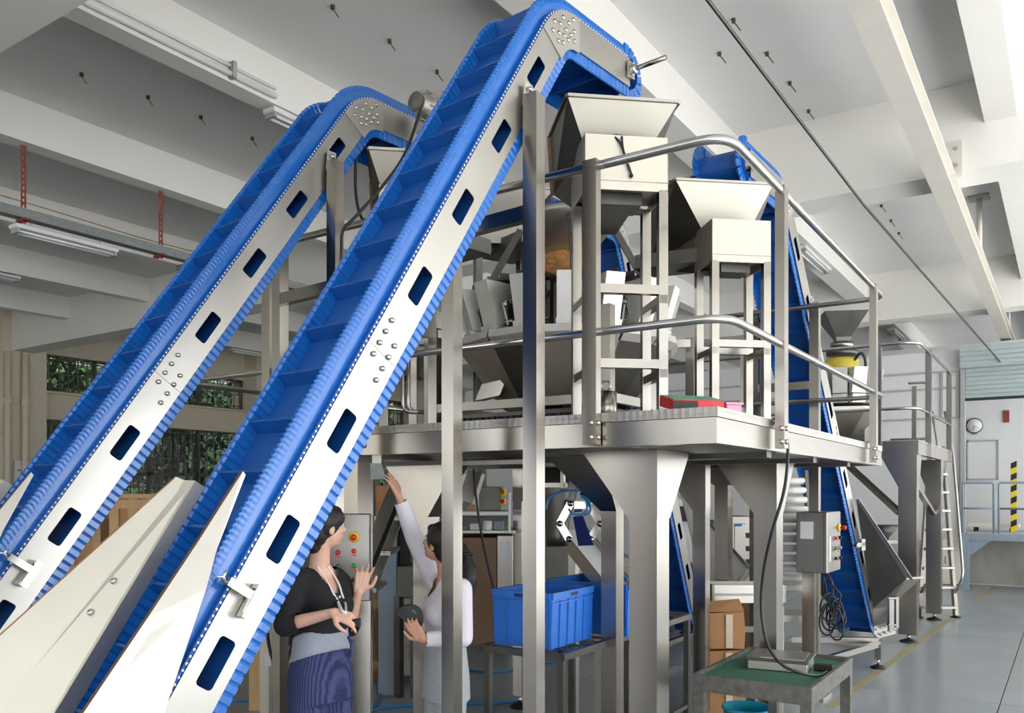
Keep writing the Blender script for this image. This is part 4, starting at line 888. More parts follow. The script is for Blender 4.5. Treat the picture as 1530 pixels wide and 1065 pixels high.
for a, b, s in ((A, B_, -1), (C_, D_, 1)):
    q = [a.lerp(b, .12), a.lerp(b, .2) - FW * .28 + UP * .06, a.lerp(b, .95) - FW * .26 + UP * .1, b + UP * .55 - FW * .05]
    MB().path(bend(q, .15), .02, 8).build('handrail', 'pipe', ld)
for p in (A, C_): MB().lathe((p.x, p.y, 0), [(.07, 0), (.07, .015), (.02, .03), (.0001, .03)], 12).build('foot_pad', 'black', ld)
# second weigher (only its right half shows)
W2 = P(1258, 585, 12.6); W2.z = 0
t = thing('multihead_weigher', (W2.x, W2.y, D2), 'smaller weigher on the far platform, with a grey funnel and a yellow film collar', 'weigher')
z = lambda py: CH + 12.6 * (HY - py) / F
MB().lathe(W2, [(.12, z(516)), (.15, z(505)), (.44, z(470)), (.43, z(470)), (.13, z(507))], 4, smooth=False, a0=.35).build('infeed_funnel', 'darksteel', t); MB().lathe(W2, [(.12, z(522)), (.13, z(514)), (.17, z(512)), (.17, z(517)), (.14, z(522))], 20).build('funnel_ring', 'steel', t)
MB().lathe(W2, [(.22, z(532)), (.23, z(524)), (.0001, z(522))], 20).build('collar', 'darksteel', t); MB().lathe(W2, [(.20, z(560)), (.25, z(555)), (.25, z(542)), (.22, z(536)), (.0001, z(536))], 24).build('film_collar', 'yplast', t)
MB().lathe(W2, [(.2, z(612)), (.36, z(604)), (.36, z(566)), (.0001, z(558))], 24).build('body', 'darksteel', t)
for i in range(12):
    a = 2 * math.pi * (i + .3) / 12; e = V((math.cos(a), math.sin(a), 0)); s = V((-e.y, e.x, 0)) * .1
    q = lambda r, y, k: W2 + e * r + s * k + UP * z(y)
    MB().add([q(.40, 592, -1), q(.40, 592, 1), q(.50, 592, 1), q(.50, 592, -1), q(.40, 556, -1), q(.40, 556, 1), q(.58, 556, 1), q(.58, 556, -1)], [(0, 3, 2, 1), (4, 5, 6, 7), (0, 1, 5, 4), (1, 2, 6, 5), (2, 3, 7, 6), (3, 0, 4, 7)]).build('bucket', 'hopper', t)
    MB().add([q(.40, 606, -1), q(.40, 606, 1), q(.50, 606, 1), q(.50, 606, -1), q(.38, 594, -1), q(.38, 594, 1), q(.53, 594, 1), q(.53, 594, -1)], [(0, 3, 2, 1), (4, 5, 6, 7), (0, 1, 5, 4), (1, 2, 6, 5), (2, 3, 7, 6), (3, 0, 4, 7)]).build('bucket', 'hopper', t)
MB().lathe(W2, [(.2, z(655)), (.58, z(618)), (.58, z(612)), (.0001, z(610))], 8, smooth=False).build('collecting_cone', 'steel2', t)
MB().box((W2.x - .5, W2.y - .4, D2), (W2.x + .42, W2.y + .4, D2 + .2)).build('base_box', 'darksteel', t)
p = P(1292, 652, 12.0); MB().obox(V((p.x, p.y, D2)), RT * .16, FW * .2, UP * .28).build('control_box', 'grey', t); MB().lathe(P(1299, 662, 11.97), [(.02, 0), (.03, .03), (.0001, .035)], 10, -FW).build('stop_button', 'red', t)
MB().path(smoothpath([P(1275, 540, 12.4), P(1285, 528, 12.3), P(1292, 535, 12.3), P(1294, 560, 12.3)]), .02, 6).build('hose', 'rubber', t)

# ------------------------------------------------------------------ control cabinets with push buttons
def button(mb_root, p, n, up, col, r=.016, tag=True, collar=None, ring=True):
    b = MB().lathe(p, [(r * 1.15, 0), (r * 1.15, .008), (.0001, .008)], 14, n).build('button_ring', 'pipe' if ring else 'black', mb_root)
    MB().lathe(p + n * .008, [(r, 0), (r, .018), (r * .7, .024), (.0001, .024)], 14, n).build('button_cap', col, mb_root)
    if tag:
        s = up.cross(n).normalized(); MB().obox(p - up * r * 2.3 - s * r, s * r * 2, up * r * .8, n * .004).build('button_tag', 'orange', mb_root)
def estop(root, p, n, up, r=.02):
    MB().lathe(p, [(r * 1.9, 0), (r * 1.9, .010), (r * 1.2, .018), (.0001, .018)], 20, n).build('emergency_collar', 'yellowb', root)
    MB().lathe(p + n * .018, [(r * .6, 0), (r * .6, .02), (r * 1.1, .024), (r * 1.1, .04), (r * .8, .048), (.0001, .048)], 20, n).build('emergency_button', 'red', root)
def unproj(px, py, p0, n): r = ray(px, py); o = V((0, 0, CH)); return o + r * ((p0 - o).dot(n) / r.dot(n))
# left pedestal: face turned to the two women
d0 = 4.75; nF = (-FW + RT * .12).normalized(); sF = nF.cross(UP) * -1; sF = UP.cross(nF).normalized()
p0 = P(524, 833, d0)
tl, tr, bl = unproj(488, 768, p0, nF), unproj(552.5, 768, p0, nF), unproj(488, 898, p0, nF)
t = thing('control_pedestal', (p0.x, p0.y, 0), 'tall steel control pedestal with coloured push buttons, behind the woman in black', 'control panel')
MB().obox(bl, tr - tl, -nF * .16, tl - bl).build('cabinet', 'panel', t, bevel=.004)
q1, q2 = unproj(526, 898, p0, nF), unproj(553.5, 898, p0, nF); MB().obox(V((q1.x, q1.y, .02)) - nF * .01, q2 - q1, -nF * .11, UP * (q1.z - .02)).build('column', 'steel', t)
MB().obox(V((q1.x, q1.y, 0)) + nF * .06 - sF * .1, sF * .3, -nF * .3, UP * .02).build('base_plate', 'steel2', t)
estop(t, unproj(529, 802, p0, nF), nF, UP, .017)
for px, py, c, rg in ((505, 825, 'red', 0), (529, 823, 'red', 1), (506, 846, 'greenb', 0), (529, 845, 'greenb', 1), (529, 866, 'black', 1), (506, 868, 'black', 0)):
    button(t, unproj(px, py, p0, nF), nF, UP, c, .0125, ring=bool(rg))
# right cabinet on a post
x1, y1 = P(1236, 850, 7.2).x, P(1236, 850, 7.2).y; zt, zb = CH + 7.2 * (HY - 765) / F, CH + 7.2 * (HY - 857) / F
t = thing('control_cabinet', (x1 - .13, y1 + .1, 0), 'grey steel control cabinet on a post, before the far right conveyor', 'control panel')
MB().box((x1 - .262, y1, zb), (x1, y1 + .50, zt)).build('cabinet', 'panel', t, bevel=.006); MB().box((x1 - .225, y1 - .006, zt - .235), (x1 - .115, y1, zt - .085)).build('display_window', 'paper', t)
MB().box((x1 - .235, y1 - .004, zt - .245), (x1 - .105, y1 - .001, zt - .075)).build('display_frame', 'galv', t); MB().box((x1 - .03, y1 - .003, zb + .01), (x1 - .026, y1, zt - .01)).build('door_gap', 'darkgap', t)
nX = V((1, 0, 0)); px0 = V((x1, y1, 0))
estop(t, unproj(1253, 788, px0, nX), nX, UP, .02)
for px, py, c in ((1245.5, 804, 'red'), (1252, 803, 'black'), (1245.5, 819, 'greenb'), (1252.5, 818, 'bluegrey'), (1245.5, 834, 'black'), (1252.5, 833, 'black')): button(t, unproj(px, py, px0, nX), nX, UP, c, .015)
a = unproj(1240, 822, px0, nX); MB().box((x1, a.y - .02, a.z - .1), (x1 + .003, a.y + .02, a.z + .12)).build('label_strip', 'paper', t)
MB().box((x1 - .225, y1 + .05, .03), (x1 - .12, y1 + .15, zb)).build('post', 'steel', t); MB().box((x1 - .32, y1 - .05, 0), (x1 - .02, y1 + .25, .03)).build('base_plate', 'steel2', t)
t = thing('cable_bundle', (x1, y1, .4), 'coil of black cable hanging below the grey control cabinet', 'cable')
rr = random.Random(3); k = MB()
for i in range(7):
    c = V((x1 + .0 + rr.uniform(-.03, .08), y1 + .06 + rr.uniform(-.03, .05), zb - .36 + rr.uniform(-.10, .10))); ra, rb = rr.uniform(.05, .09), rr.uniform(.07, .14); ph = rr.uniform(-.6, .6)
    e = V((math.cos(ph), math.sin(ph), 0)); k.path([c + e * ra * math.cos(q) + UP * rb * math.sin(q) + FW * .02 * math.sin(2 * q) for q in [2 * math.pi * j / 16 for j in range(16)]], .008, 5, True)
k.path(smoothpath([(x1 - .02, y1 + .08, zb), (x1 + .03, y1 + .06, zb - .1), (x1 + .02, y1 + .07, zb - .26)]), .010, 6); k.path(smoothpath([(x1 - .06, y1 + .08, zb), (x1 + .05, y1 + .05, zb - .12), (x1 + .1, y1 + .05, zb - .2), (x1 + .03, y1 + .05, zb - .32)]), .008, 6)
k.build('cable_loop', 'rubber', t)

# ------------------------------------------------------------------ green bench, scale, bucket, cable
gx0, gx1, gy0, gy1, gz = -1.80, -1.14, 4.56, 5.56, .75
t = thing('workbench', ((gx0 + gx1) / 2, (gy0 + gy1) / 2, 0), 'low chipped grey steel bench with a green mat, in the right foreground', 'table')
MB().box((gx0 + .02, gy0 + .02, gz - .03), (gx1 - .02, gy1 - .02, gz - .008)).build('mat', 'green', t)
for a, b in (((gx0, gy0), (gx1, gy0 + .02)), ((gx0, gy1 - .02), (gx1, gy1)), ((gx0, gy0 + .02), (gx0 + .02, gy1 - .02)), ((gx1 - .02, gy0 + .02), (gx1, gy1 - .02))):
    MB().box((a[0], a[1], gz - .085), (b[0], b[1], gz + .012)).build('rim_rail', 'oldsteel', t)
for x in (gx0 + .002, gx1 - .062):
    for y in (gy0 + .002, gy1 - .062): MB().box((x, y, 0), (x + .06, y + .06, gz - .085)).build('leg', 'oldsteel', t)
MB().box((gx0 + .34, gy0 + .3, 0), (gx0 + .39, gy0 + .35, gz - .06)).build('leg', 'darksteel', t)
p = PZ(1190, 990, gz); c = V((-1.46, 5.12, gz - .006))
t = thing('platform_scale', c, 'flat steel platform scale lying on the green mat', 'scale')
e = V((math.cos(.12), math.sin(.12), 0)); f = V((-e.y, e.x, 0))
MB().obox(c - e * .17 - f * .15, e * .34, f * .30, UP * .055).build('scale_body', 'steel2', t, bevel=.004); MB().obox(c - e * .185 - f * .165 + UP * .056, e * .37, f * .33, UP * .014).build('scale_plate', 'steel', t, bevel=.004)
MB().obox(c - e * .10 - f * .13 + UP * .0705, e * .25, f * .27, UP * .003).build('weighing_pad', 'plate', t)
MB().obox(c + e * .19 - f * .03 - UP * 0, e * .11, f * .06, UP * .035).build('plug_block', 'black', t, bevel=.006)
t = thing('platform_cable', (-1.35, 4.5, 2.2), 'black cable looping down from the platform to the scale', 'cable')
MB().path(smoothpath([P(1155, 625, 4.52), P(1168, 638, 4.5), P(1177, 665, 4.5), P(1172, 730, 4.55), P(1152, 800, 4.62), P(1140, 860, 4.7), P(1138, 915, 4.72), P(1148, 965, 4.68), P(1170, 994, 4.62), P(1200, 1006, 4.6), PZ(1222, 1009, gz + .004), PZ(1235, 1003, gz + .004)], 8), .0085, 8).build('cable', 'rubber', t)
c = P(1116, 1045, 5.35); c.z = 0
t = thing('bucket', c, 'open turquoise plastic bucket on the floor under the green bench', 'bucket')
MB().lathe(c, [(.0001, .0), (.11, 0), (.148, .41), (.158, .415), (.158, .43), (.142, .43), (.107, .02), (.0001, .02)], 28).build('bucket_body', 'teal', t)

# ------------------------------------------------------------------ crates on their rack
def crate(name, x0, y0, x1, y1, z0, h, label):
    t = thing(name, ((x0 + x1) / 2, (y0 + y1) / 2, z0), label, 'crate', 'blue crates on the rack')
    th = .012; MB().box((x0 + .015, y0 + .015, z0), (x1 - .015, y1 - .015, z0 + th)).build('crate_floor', 'crate', t)
    b = .012
    for (A_, B2, n) in (((x0, y0), (x1, y0), (0, -1)), ((x1, y0), (x1, y1), (1, 0)), ((x1, y1), (x0, y1), (0, 1)), ((x0, y1), (x0, y0), (-1, 0))):
        A_, B2, n = V((*A_, 0)), V((*B2, 0)), V((*n, 0)); d = (B2 - A_); mb = MB(); q = -n * b
        mb.add([A_ + q + UP * z0, B2 + q + UP * z0, B2 + UP * (z0 + h), A_ + UP * (z0 + h), A_ + q * 2 + UP * z0, B2 + q * 2 + UP * z0, B2 + q + UP * (z0 + h), A_ + q + UP * (z0 + h)], [(0, 1, 2, 3), (7, 6, 5, 4), (0, 4, 5, 1), (3, 2, 6, 7), (1, 5, 6, 2), (0, 3, 7, 4)])
        wall = mb.build('crate_wall', 'crate', t); r = MB(); m = max(3, int(d.length / .085))
        for i in range(m + 1): p = A_ + d * (i / m) * .97 + d * .015; r.bar(p + q + UP * (z0 + .003), p + UP * (z0 + h - .05), .010, .016, d)
        r.bar(A_ + UP * (z0 + h - .02) + n * .004, B2 + UP * (z0 + h - .02) + n * .004, .022, .040, n).bar(A_ + UP * (z0 + h - .065) + n * .002, B2 + UP * (z0 + h - .065) + n * .002, .014, .010, n)
        r.build('rim_rib', 'crate', wall); mid = A_ + d * .5 + n * .0155 + UP * (z0 + h - .035)
        MB().obox(mid - d.normalized() * .045 - n * .004, d.normalized() * .09, n * .004, UP * .022).build('hand_hold', 'navy', wall)
rz = .872
crate('plastic_crate', -2.94, 4.2, -2.53, 4.70, rz, .335, 'blue plastic crate, the nearer one on the metal rack'); crate('plastic_crate', -2.96, 4.86, -2.36, 5.36, rz, .335, 'blue plastic crate farther back, partly hidden by a platform leg')
t = thing('crate_rack', (-2.7, 5.3, 0), 'thin dark steel rack table carrying the two blue crates', 'table')
for a, b in (((-2.97, 4.15), (-2.43, 4.15)), ((-2.43, 4.15), (-2.43, 6.08)), ((-2.97, 4.15), (-2.97, 6.08)), ((-2.97, 6.08), (-2.43, 6.08)), ((-2.97, 5.6), (-2.43, 5.6))): MB().bar((*a, rz - .02), (*b, rz - .02), .04, .04).build('rail', 'darksteel', t)
for y in [4.3 + .16 * i for i in range(11)]: MB().bar((-2.95, y, rz - .008), (-2.45, y, rz - .008), .03, .012).build('slat', 'darksteel', t)
for x in (-2.96, -2.44):
    for y in (4.17, 5.2, 6.06): MB().box((x - .02, y - .02, 0), (x + .02, y + .02, rz - .04)).build('leg', 'darksteel', t)
for y in (5.2, 4.17): MB().bar((-2.95, y, .17), (-2.45, y, .17), .03, .03).build('stretcher', 'darksteel', t)
MB().bar((-2.44, 4.18, .17), (-2.44, 6.04, .17), .03, .03).build('stretcher', 'darksteel', t)

# ------------------------------------------------------------------ cartons, tray table and roller rack under the platform
cx, cy = P(1086, 950, 6.6).x, P(1086, 950, 6.6).y
zz = .0
for i, (h, wd, sk, lab) in enumerate(((.27, .30, .06, 'brown carton at the bottom of the taped stack'), (.27, .31, -.05, 'crumpled taped carton in the middle of the stack'), (.29, .28, .03, 'topmost brown carton of the taped stack, its flap open'))):
    e = (RT + FW * sk).normalized(); f = V((-e.y, e.x, 0)); o = V((cx, cy, zz)) - e * wd / 2
    t = thing('cardboard_box', o + e * wd / 2 + f * .15, lab, 'carton', 'cartons under the platform')
    mb = MB(); vs = []
    for k_, zq in ((1, 0), (1.04, h * .45), (.97, h * .96)):
        for (u, v) in ((0, 0), (1, 0), (1, 1), (0, 1)): vs.append(o + e * (wd * (.5 + (u - .5) * k_)) + f * (.3 * (.5 + (v - .5) * k_)) + UP * (zz * 0 + zq + (.012 if (u + v) % 2 and zq else 0)))
    fs = [(0, 3, 2, 1), (8, 9, 10, 11)] + [(j * 4 + i_, j * 4 + (i_ + 1) % 4, j * 4 + 4 + (i_ + 1) % 4, j * 4 + 4 + i_) for j in range(2) for i_ in range(4)]
    mb.add(vs, fs).build('box_body', 'card', t)
    tb = MB(); 
    tb.obox(o + e * wd * .46 - f * .010 + UP * .01, e * .055, -f * .003, UP * (h * .9)); tb.build('packing_tape', 'tape', t)
    if i == 2: MB().sheet([[o + UP * h, o + e * wd + UP * h, o + e * (wd * .95) + f * .10 + UP * (h + .09), o + e * .03 + f * .1 + UP * (h + .07)]], .004).build('flap', 'card', t)
    zz += h + .012
c = P(1118, 930, 8.0); t = thing('cardboard_box', (c.x, c.y, 0), 'tall brown carton half hidden behind a platform leg, beside the taped stack', 'carton')
MB().obox(V((c.x, c.y, 0)) - RT * .09, RT * .16, FW * .3, UP * .78).build('box_body', 'cardbrown', t)
a = P(1064, 870, 7.02); t = thing('tray_table', (a.x + .3, a.y, 0), 'shallow steel tray on a stand under the platform, above the cartons', 'tray')
ez = CH + 7.02 * (HY - 890) / F; A = V((a.x, a.y, ez))
MB().obox(A, RT * .62, FW * .32, UP * .02).build('tray_floor', 'steel2', t)
for o, u, v in ((A, RT * .62, FW * .02), (A + FW * .30, RT * .62, FW * .02), (A, RT * .02, FW * .32), (A + RT * .60, RT * .02, FW * .32)): MB().obox(o - UP * .06, u, v, UP * .15).build('tray_wall', 'steel2', t)
for o in (A + RT * .03 + FW * .03, A + RT * .58 + FW * .03, A + RT * .03 + FW * .28, A + RT * .58 + FW * .28): MB().box((o.x - .025, o.y - .025, 0), (o.x + .025, o.y + .025, ez - .09)).build('leg', 'steel2', t)
for z in (.28, .62): MB().obox(A + FW * .02 + RT * .04 + UP * (z - ez), RT * .54, FW * .04, UP * .05).build('shelf_rail', 'darksteel', t)
a = P(1167, 690, 7.6); t = thing('roller_conveyor', (a.x, a.y, 0), 'steep roller conveyor with pale rollers, seen between a platform leg and the control cabinet', 'conveyor')
for k_ in range(12):
    z = CH + 7.6 * (HY - (718 + 14.6 * k_)) / F; q = V((a.x, a.y, z)) + FW * .02 * (12 - k_)
    MB().tube(q, q + RT * .30, .032, 12).build('roller', 'white', t)
for dx in (-.03, .31):
    q = V((a.x, a.y, 0)) + RT * dx; MB().bar(q + FW * .0 + UP * .55, q + FW * .26 + UP * 2.0, .03, .07, RT).build('side_rail', 'darksteel', t); MB().bar(q + UP * 0, q + UP * .6, .05, .05).build('leg', 'steel2', t)
for z in (.3, .62): MB().obox(V((a.x, a.y, z)), RT * .33, FW * .4, UP * .06).build('shelf_rail', 'steel2', t)

# ------------------------------------------------------------------ packing machine under the weigher
t = thing('bagging_chute', P(840, 770, 5.9), 'dark curved bagging funnel below the platform, behind the tall support post', 'chute')
pr = [(.02, 693), (.16, 700), (.15, 740), (.10, 775), (.085, 800), (.085, 815)]
C5 = P(832, 700, 5.75); C5.z = 0
MB().lathe(C5, [(r * .9, CH + 5.75 * (HY - y) / F) for r, y in pr][1:], 24).build('funnel', 'darksteel', t)
MB().lathe(C5, [(.15, CH + 5.75 * (HY - 699) / F), (.16, CH + 5.75 * (HY - 697) / F), (.16, 2.02), (.05, 2.02)], 24).build('funnel_collar', 'steel2', t)
MB().obox(P(806, 728, 5.6), RT * .19, FW * .25, UP * .03).build('machine_frame', 'steel2', t); MB().bar(P(841, 694, 5.6), P(841, 729, 5.6), .025, .025).build('frame_post', 'steel', t); MB().bar(P(806, 729, 5.85), V((P(806, 729, 5.85).x, P(806, 729, 5.85).y, 0)), .05, .05).build('frame_post', 'steel2', t)
t = thing('sealing_jaw', P(868, 770, 5.7), 'pneumatic clamp unit with looping blue air hoses below the platform', 'machine')
Z5 = 5.65
MB().obox(P(848, 752, Z5), RT * .045, FW * .08, UP * .09).build('valve_block', 'grey', t); MB().obox(P(858, 760, Z5 - .02), RT * .10, FW * .06, UP * .05).build('cylinder_block', 'pipe', t)
MB().tube(P(868, 735, Z5), P(884, 745, Z5), .02, 10).tube(P(873, 728, Z5), P(880, 738, Z5), .018, 10).build('solenoid', 'black', t); MB().lathe(P(883, 741, Z5 - .03), [(.018, 0), (.018, .02), (.0001, .022)], 14, -FW).build('pressure_gauge', 'paper', t)
for sx in (-1, 1):
    a, b, c = P(866 + sx * 14, 752, Z5), P(866 + sx * 30, 782, Z5), P(866 + sx * 16, 805, Z5); j = MB().bar(a, b, .03, .05).bar(b, c, .03, .05).build('jaw_arm', 'pipe', t); k = MB()
    for q in (a, b, c): k.lathe(q - FW * .02, [(.022, 0), (.022, .015), (.0001, .018)], 10, -FW)
    k.build('pivot', 'steel', j)
MB().sheet([[P(856, 772, Z5), P(871, 770, Z5), P(887, 814, Z5 - .1), P(864, 815, Z5 - .1)]], .006).build('drop_belt', 'navy', t); MB().sheet([[P(857, 766, Z5), P(870, 764, Z5), P(868, 757, Z5), P(860, 757, Z5)]], .006).build('drop_belt', 'navy', t)
for pts in ([(850, 728), (852, 718), (858, 716), (861, 724), (862, 736)], [(816, 760), (820, 745), (832, 737), (850, 733), (868, 733)], [(868, 742), (876, 748), (877, 762), (868, 768), (856, 768), (850, 760)], [(868, 740), (880, 748), (882, 764), (872, 770)]):
    MB().path(smoothpath([P(x, y, Z5 - .05) for x, y in pts]), .007, 6).build('air_hose', 'hose', t)
MB().box((-3.2, 5.0, 1.98), (-2.9, 5.25, 2.02)).build('mounting_plate', 'darksteel', t)
a, b = P(852, 793, 6.3), P(908, 862, 5.9)
t = thing('takeaway_conveyor', (a.x, a.y, 0), 'inclined pale channel slide running down behind the blue crates', 'conveyor')
s = (b - a).normalized(); sd = s.cross(UP).normalized()
MB().bar(a, b + s * .2, .22, .02, sd).build('channel_floor', 'white', t)
for q in (-1, 1): MB().bar(a + sd * .115 * q, b + s * .2 + sd * .115 * q, .012, .10, sd).build('channel_side', 'steel2', t)
for q in (.1, .8): p = a.lerp(b, q); MB().box((p.x - .03, p.y - .03, 0), (p.x + .03, p.y + .03, p.z - .05)).build('leg', 'steel2', t)

# ------------------------------------------------------------------ machines and cabinets behind the women
dM = 6.9
def block(t, name, x0, y0, x1, y1, d, dep, m, bev=.004): 
    a = P(x0, y1, d); b = P(x1, y0, d); return MB().obox(a, RT * ((b - a).dot(RT)), FW * dep, UP * (b.z - a.z)).build(name, m, t, bevel=bev)
t = thing('packing_machine', P(715, 960, dM) * 1, 'packing machine with a large brown side panel, behind the woman in white', 'machine'); t.location.z = 0; ROOT[t.name] = t.location.copy()
block(t, 'side_panel', 688, 803, 742, 962, dM, .7, 'cardbrown'); block(t, 'door_panel', 743, 800, 766, 962, dM, .6, 'steel2'); block(t, 'notice_sheet', 747, 809, 761, 838, dM - .006, .004, 'paper')
block(t, 'table_rail', 640, 764, 762, 770, dM - .1, .8, 'white'); block(t, 'table_rail', 670, 792, 770, 797, dM - .05, .7, 'steel2')
for x in (759,): block(t, 'table_post', x, 735, x + 4, 797, dM - .1, .04, 'white')
block(t, 'operator_box', 716, 727, 747, 762, dM - .05, .3, 'darksteel'); block(t, 'switch_panel', 747, 726, 755, 762, dM - .08, .2, 'grey')
for py in (735, 749): estop(t, P(751, py, dM - .09), -FW, UP, .016)
block(t, 'motor_block', 738, 778, 752, 794, dM, .3, 'bluegrey'); block(t, 'valve_block', 702, 782, 716, 794, dM, .2, 'paper'); MB().tube(P(728, 778, dM), P(728, 796, dM), .04, 12).build('filter_bowl', 'white', t)
MB().sheet([[P(690, 706, 6.8), P(706, 712, 6.9), P(704, 752, 6.9), P(690, 764, 6.8)]], .004).build('film_guide', 'steel2', t)
MB().bar(P(718, 700, 6.7), P(692, 762, 6.7), .05, .05).build('forming_tube', 'darksteel', t); MB().bar(P(712, 705, 6.6), P(698, 750, 6.6), .14, .05).build('forming_tube', 'steel2', t)
block(t, 'back_panel', 595, 733, 640, 772, 7.6, .1, 'cardbrown'); block(t, 'lower_box', 593, 846, 628, 892, 7.3, .4, 'darksteel'); block(t, 'dark_frame', 596, 775, 612, 850, 7.5, .1, 'black'); block(t, 'back_frame', 612, 800, 640, 815, 7.5, .1, 'steel2')
for x in (596, 620): q = P(x, 890, 7.35); MB().box((q.x - .03, q.y - .03, 0), (q.x + .03, q.y + .03, q.z)).build('leg', 'darksteel', t)
q = P(650, 800, 7.3); MB().box((q.x - .04, q.y - .04, 0), (q.x + .04, q.y + .04, q.z)).build('leg', 'darksteel', t)
t = thing('floor_cable', P(735, 800, 6.6), 'thin black cable hanging from the platform in front of the brown panel', 'cable')
MB().path(smoothpath([P(708, 700, 6.0), P(711, 740, 6.0), P(718, 790, 6.05), P(728, 840, 6.1), P(738, 885, 6.1), P(742, 930, 6.0)]), .009, 6).build('cable', 'rubber', t)
p = P(602, 998, 7.9); t = thing('dehumidifier', (p.x, p.y, 0), 'ivory dehumidifier cabinet with a vent, on the floor behind the woman in white', 'machine')
A = V((p.x, p.y, .06)) - RT * .118; hgt = CH + 7.9 * (HY - 902) / F
MB().obox(A, RT * .40, FW * .42, UP * (hgt - .06)).build('cabinet', 'ivory', t, bevel=.025); k = MB()
for i in range(3):
    for j in range(4): k.obox(A - FW * .004 + RT * (.11 + .03 * j) + UP * (.17 + .05 * i), RT * .016, FW * .006, UP * .038)
o = k.build('vent_slots', 'grey', t); o['kind'] = 'stuff'
for x in (.05, .35):
    for y in (.05, .37): MB().tube(A + RT * x + FW * y - UP * .035 - RT * .012, A + RT * x + FW * y - UP * .035 + RT * .012, .025, 10).build('caster', 'black', t)
p = P(578, 905, 7.4); t = thing('upright_panel', (p.x, p.y, 0), 'plain white upright panel behind the control pedestal', 'panel')
MB().obox(V((p.x, p.y, 0)) - RT * .075, RT * .16, FW * .2, UP * (CH + 7.4 * (HY - 773) / F)).build('panel', 'bluegrey', t)
# access stair behind the women
t = thing('access_stair', P(575, 1000, 6.7), 'steel access stair leaning against the platform behind the control pedestal', 'stair'); t.location.z = 0; ROOT[t.name] = t.location.copy()
a, b = P(606, 702, 6.4), P(548, 845, 5.9); d = (b - a); lo = b + d * (-b.z / d.z) * .98
for o in (V((0, 0, 0)), FW * .5): MB().bar(a + o, lo + o, .13, .035, RT).build('stringer', 'steel2', t)
MB().bar(a + RT * .05, lo + RT * .05, .03, .05, RT).build('stringer_edge', 'black', t)
for k_ in range(8):
    q = a.lerp(lo, (k_ + .55) / 8); MB().obox(q - RT * .08, RT * .22, FW * .5, UP * .03).build('tread', 'tread', t)
# dark cabinets added to darken the background, and a carton rack behind everything under the platform
for i, (a, b, yt, d, mm, lab) in enumerate(((660, 760, 772, 9.6, 'darksteel', 'wide dark backdrop cabinet added behind the packing machine'), (775, 850, 800, 9.2, 'darksteel', 'dark backdrop cabinet added behind the bagging funnel'), (855, 945, 832, 9.8, 'panel', 'low grey backdrop cabinet added behind the blue crates'), (590, 652, 790, 9.9, 'darksteel', 'dark backdrop cabinet added behind the raised arm'))):
    o = P(a, HY, d); o.z = 0; e = P(b, HY, d); wd = (V((e.x, e.y, 0)) - o).length; h_ = CH + d * (HY - yt) / F
    t = thing('backdrop_cabinet', o + RT * wd / 2, lab, 'machine'); MB().obox(o + UP * .08, RT * wd, FW * .6, UP * (h_ - .08)).build('cabinet', mm, t, bevel=.01)
    for u in (.04, .52): MB().obox(o + RT * wd * u - FW * .012 + UP * .16, RT * wd * .44, FW * .012, UP * (h_ - .28)).build('door', mm, t, bevel=.005)
    for u in (.03, wd - .09): MB().obox(o + RT * u + FW * .05, RT * .06, FW * .5, UP * .08).build('foot', 'black', t)
    MB().obox(o + RT * wd * .46 - FW * .03 + UP * h_ * .55, RT * .025, FW * .02, UP * .16).build('door_handle', 'pipe', t)
t = thing('storage_rack', P(600, 900, 10.6), 'tall storage rack with cartons on its shelf, far behind the pedestal', 'shelf'); t.location.z = 0; ROOT[t.name] = t.location.copy()
o = P(548, HY, 10.6); o.z = 0
for z_ in (.45, 1.42, 2.25): MB().obox(o + UP * z_, RT * 1.5, FW * .6, UP * .06).build('shelf_board', 'darksteel', t)
for u in (0, 1.44):
    for v in (0, .55): MB().obox(o + RT * u + FW * v, RT * .06, FW * .06, UP * 2.5).build('upright', 'oldsteel', t)
for i, (u, w_, h_) in enumerate(((.10, .36, .40), (.52, .40, .34), (.98, .38, .44))):
    q = thing('cardboard_box', o + RT * (u + w_ / 2) + FW * .28 + UP * 1.482, ['left carton on the far storage rack', 'middle carton on the far storage rack', 'right carton on the far storage rack'][i], 'carton', 'cartons on the far rack')
    MB().obox(o + RT * u + FW * .05 + UP * 1.482, RT * w_, FW * .45, UP * h_).build('box_body', 'card', q, bevel=.006); MB().obox(o + RT * (u + w_ * .44) + FW * .047 + UP * 1.484, RT * .06, FW * .004, UP * (h_ - .01)).build('packing_tape', 'tape', q)
# wooden crates along the left wall
def wood_crate(px0, px1, pyt, d, dep, label, rot=0, n=5):
    a = P(px0, HY, d); b = P(px1, HY, d); a.z = b.z = 0; zt = CH + d * (HY - pyt) / F; e = (b - a); L_ = e.length; e = (e / L_ + FW * rot).normalized(); f = V((-e.y, e.x, 0))
    t = thing('wooden_crate', a + e * L_ / 2 + f * dep / 2, label, 'crate', 'wooden shipping crates')
    MB().obox(a + UP * .12 + e * .02 + f * .02, e * (L_ - .04), f * (dep - .04), UP * (zt - .16)).build('panel_box', 'wood', t)
    MB().obox(a + UP * (zt - .04) - e * .02 - f * .02, e * (L_ + .04), f * (dep + .04), UP * .04).build('lid', 'wood2', t)
    for u in [0, L_ * .5 - .04, L_ - .09]: MB().obox(a + e * u + f * .0 + UP * .12, e * .09, f * .022, UP * (zt - .16)).build('batten', 'wood2', t)
    for z in (.12, zt * .5, zt - .14): MB().obox(a + UP * z - f * .004, e * L_, f * .022, UP * .085).build('batten', 'wood2', t)
    for u in (0, L_ * .5 - .05, L_ - .1): MB().obox(a + e * u, e * .1, f * dep, UP * .12).build('skid', 'wood2', t)
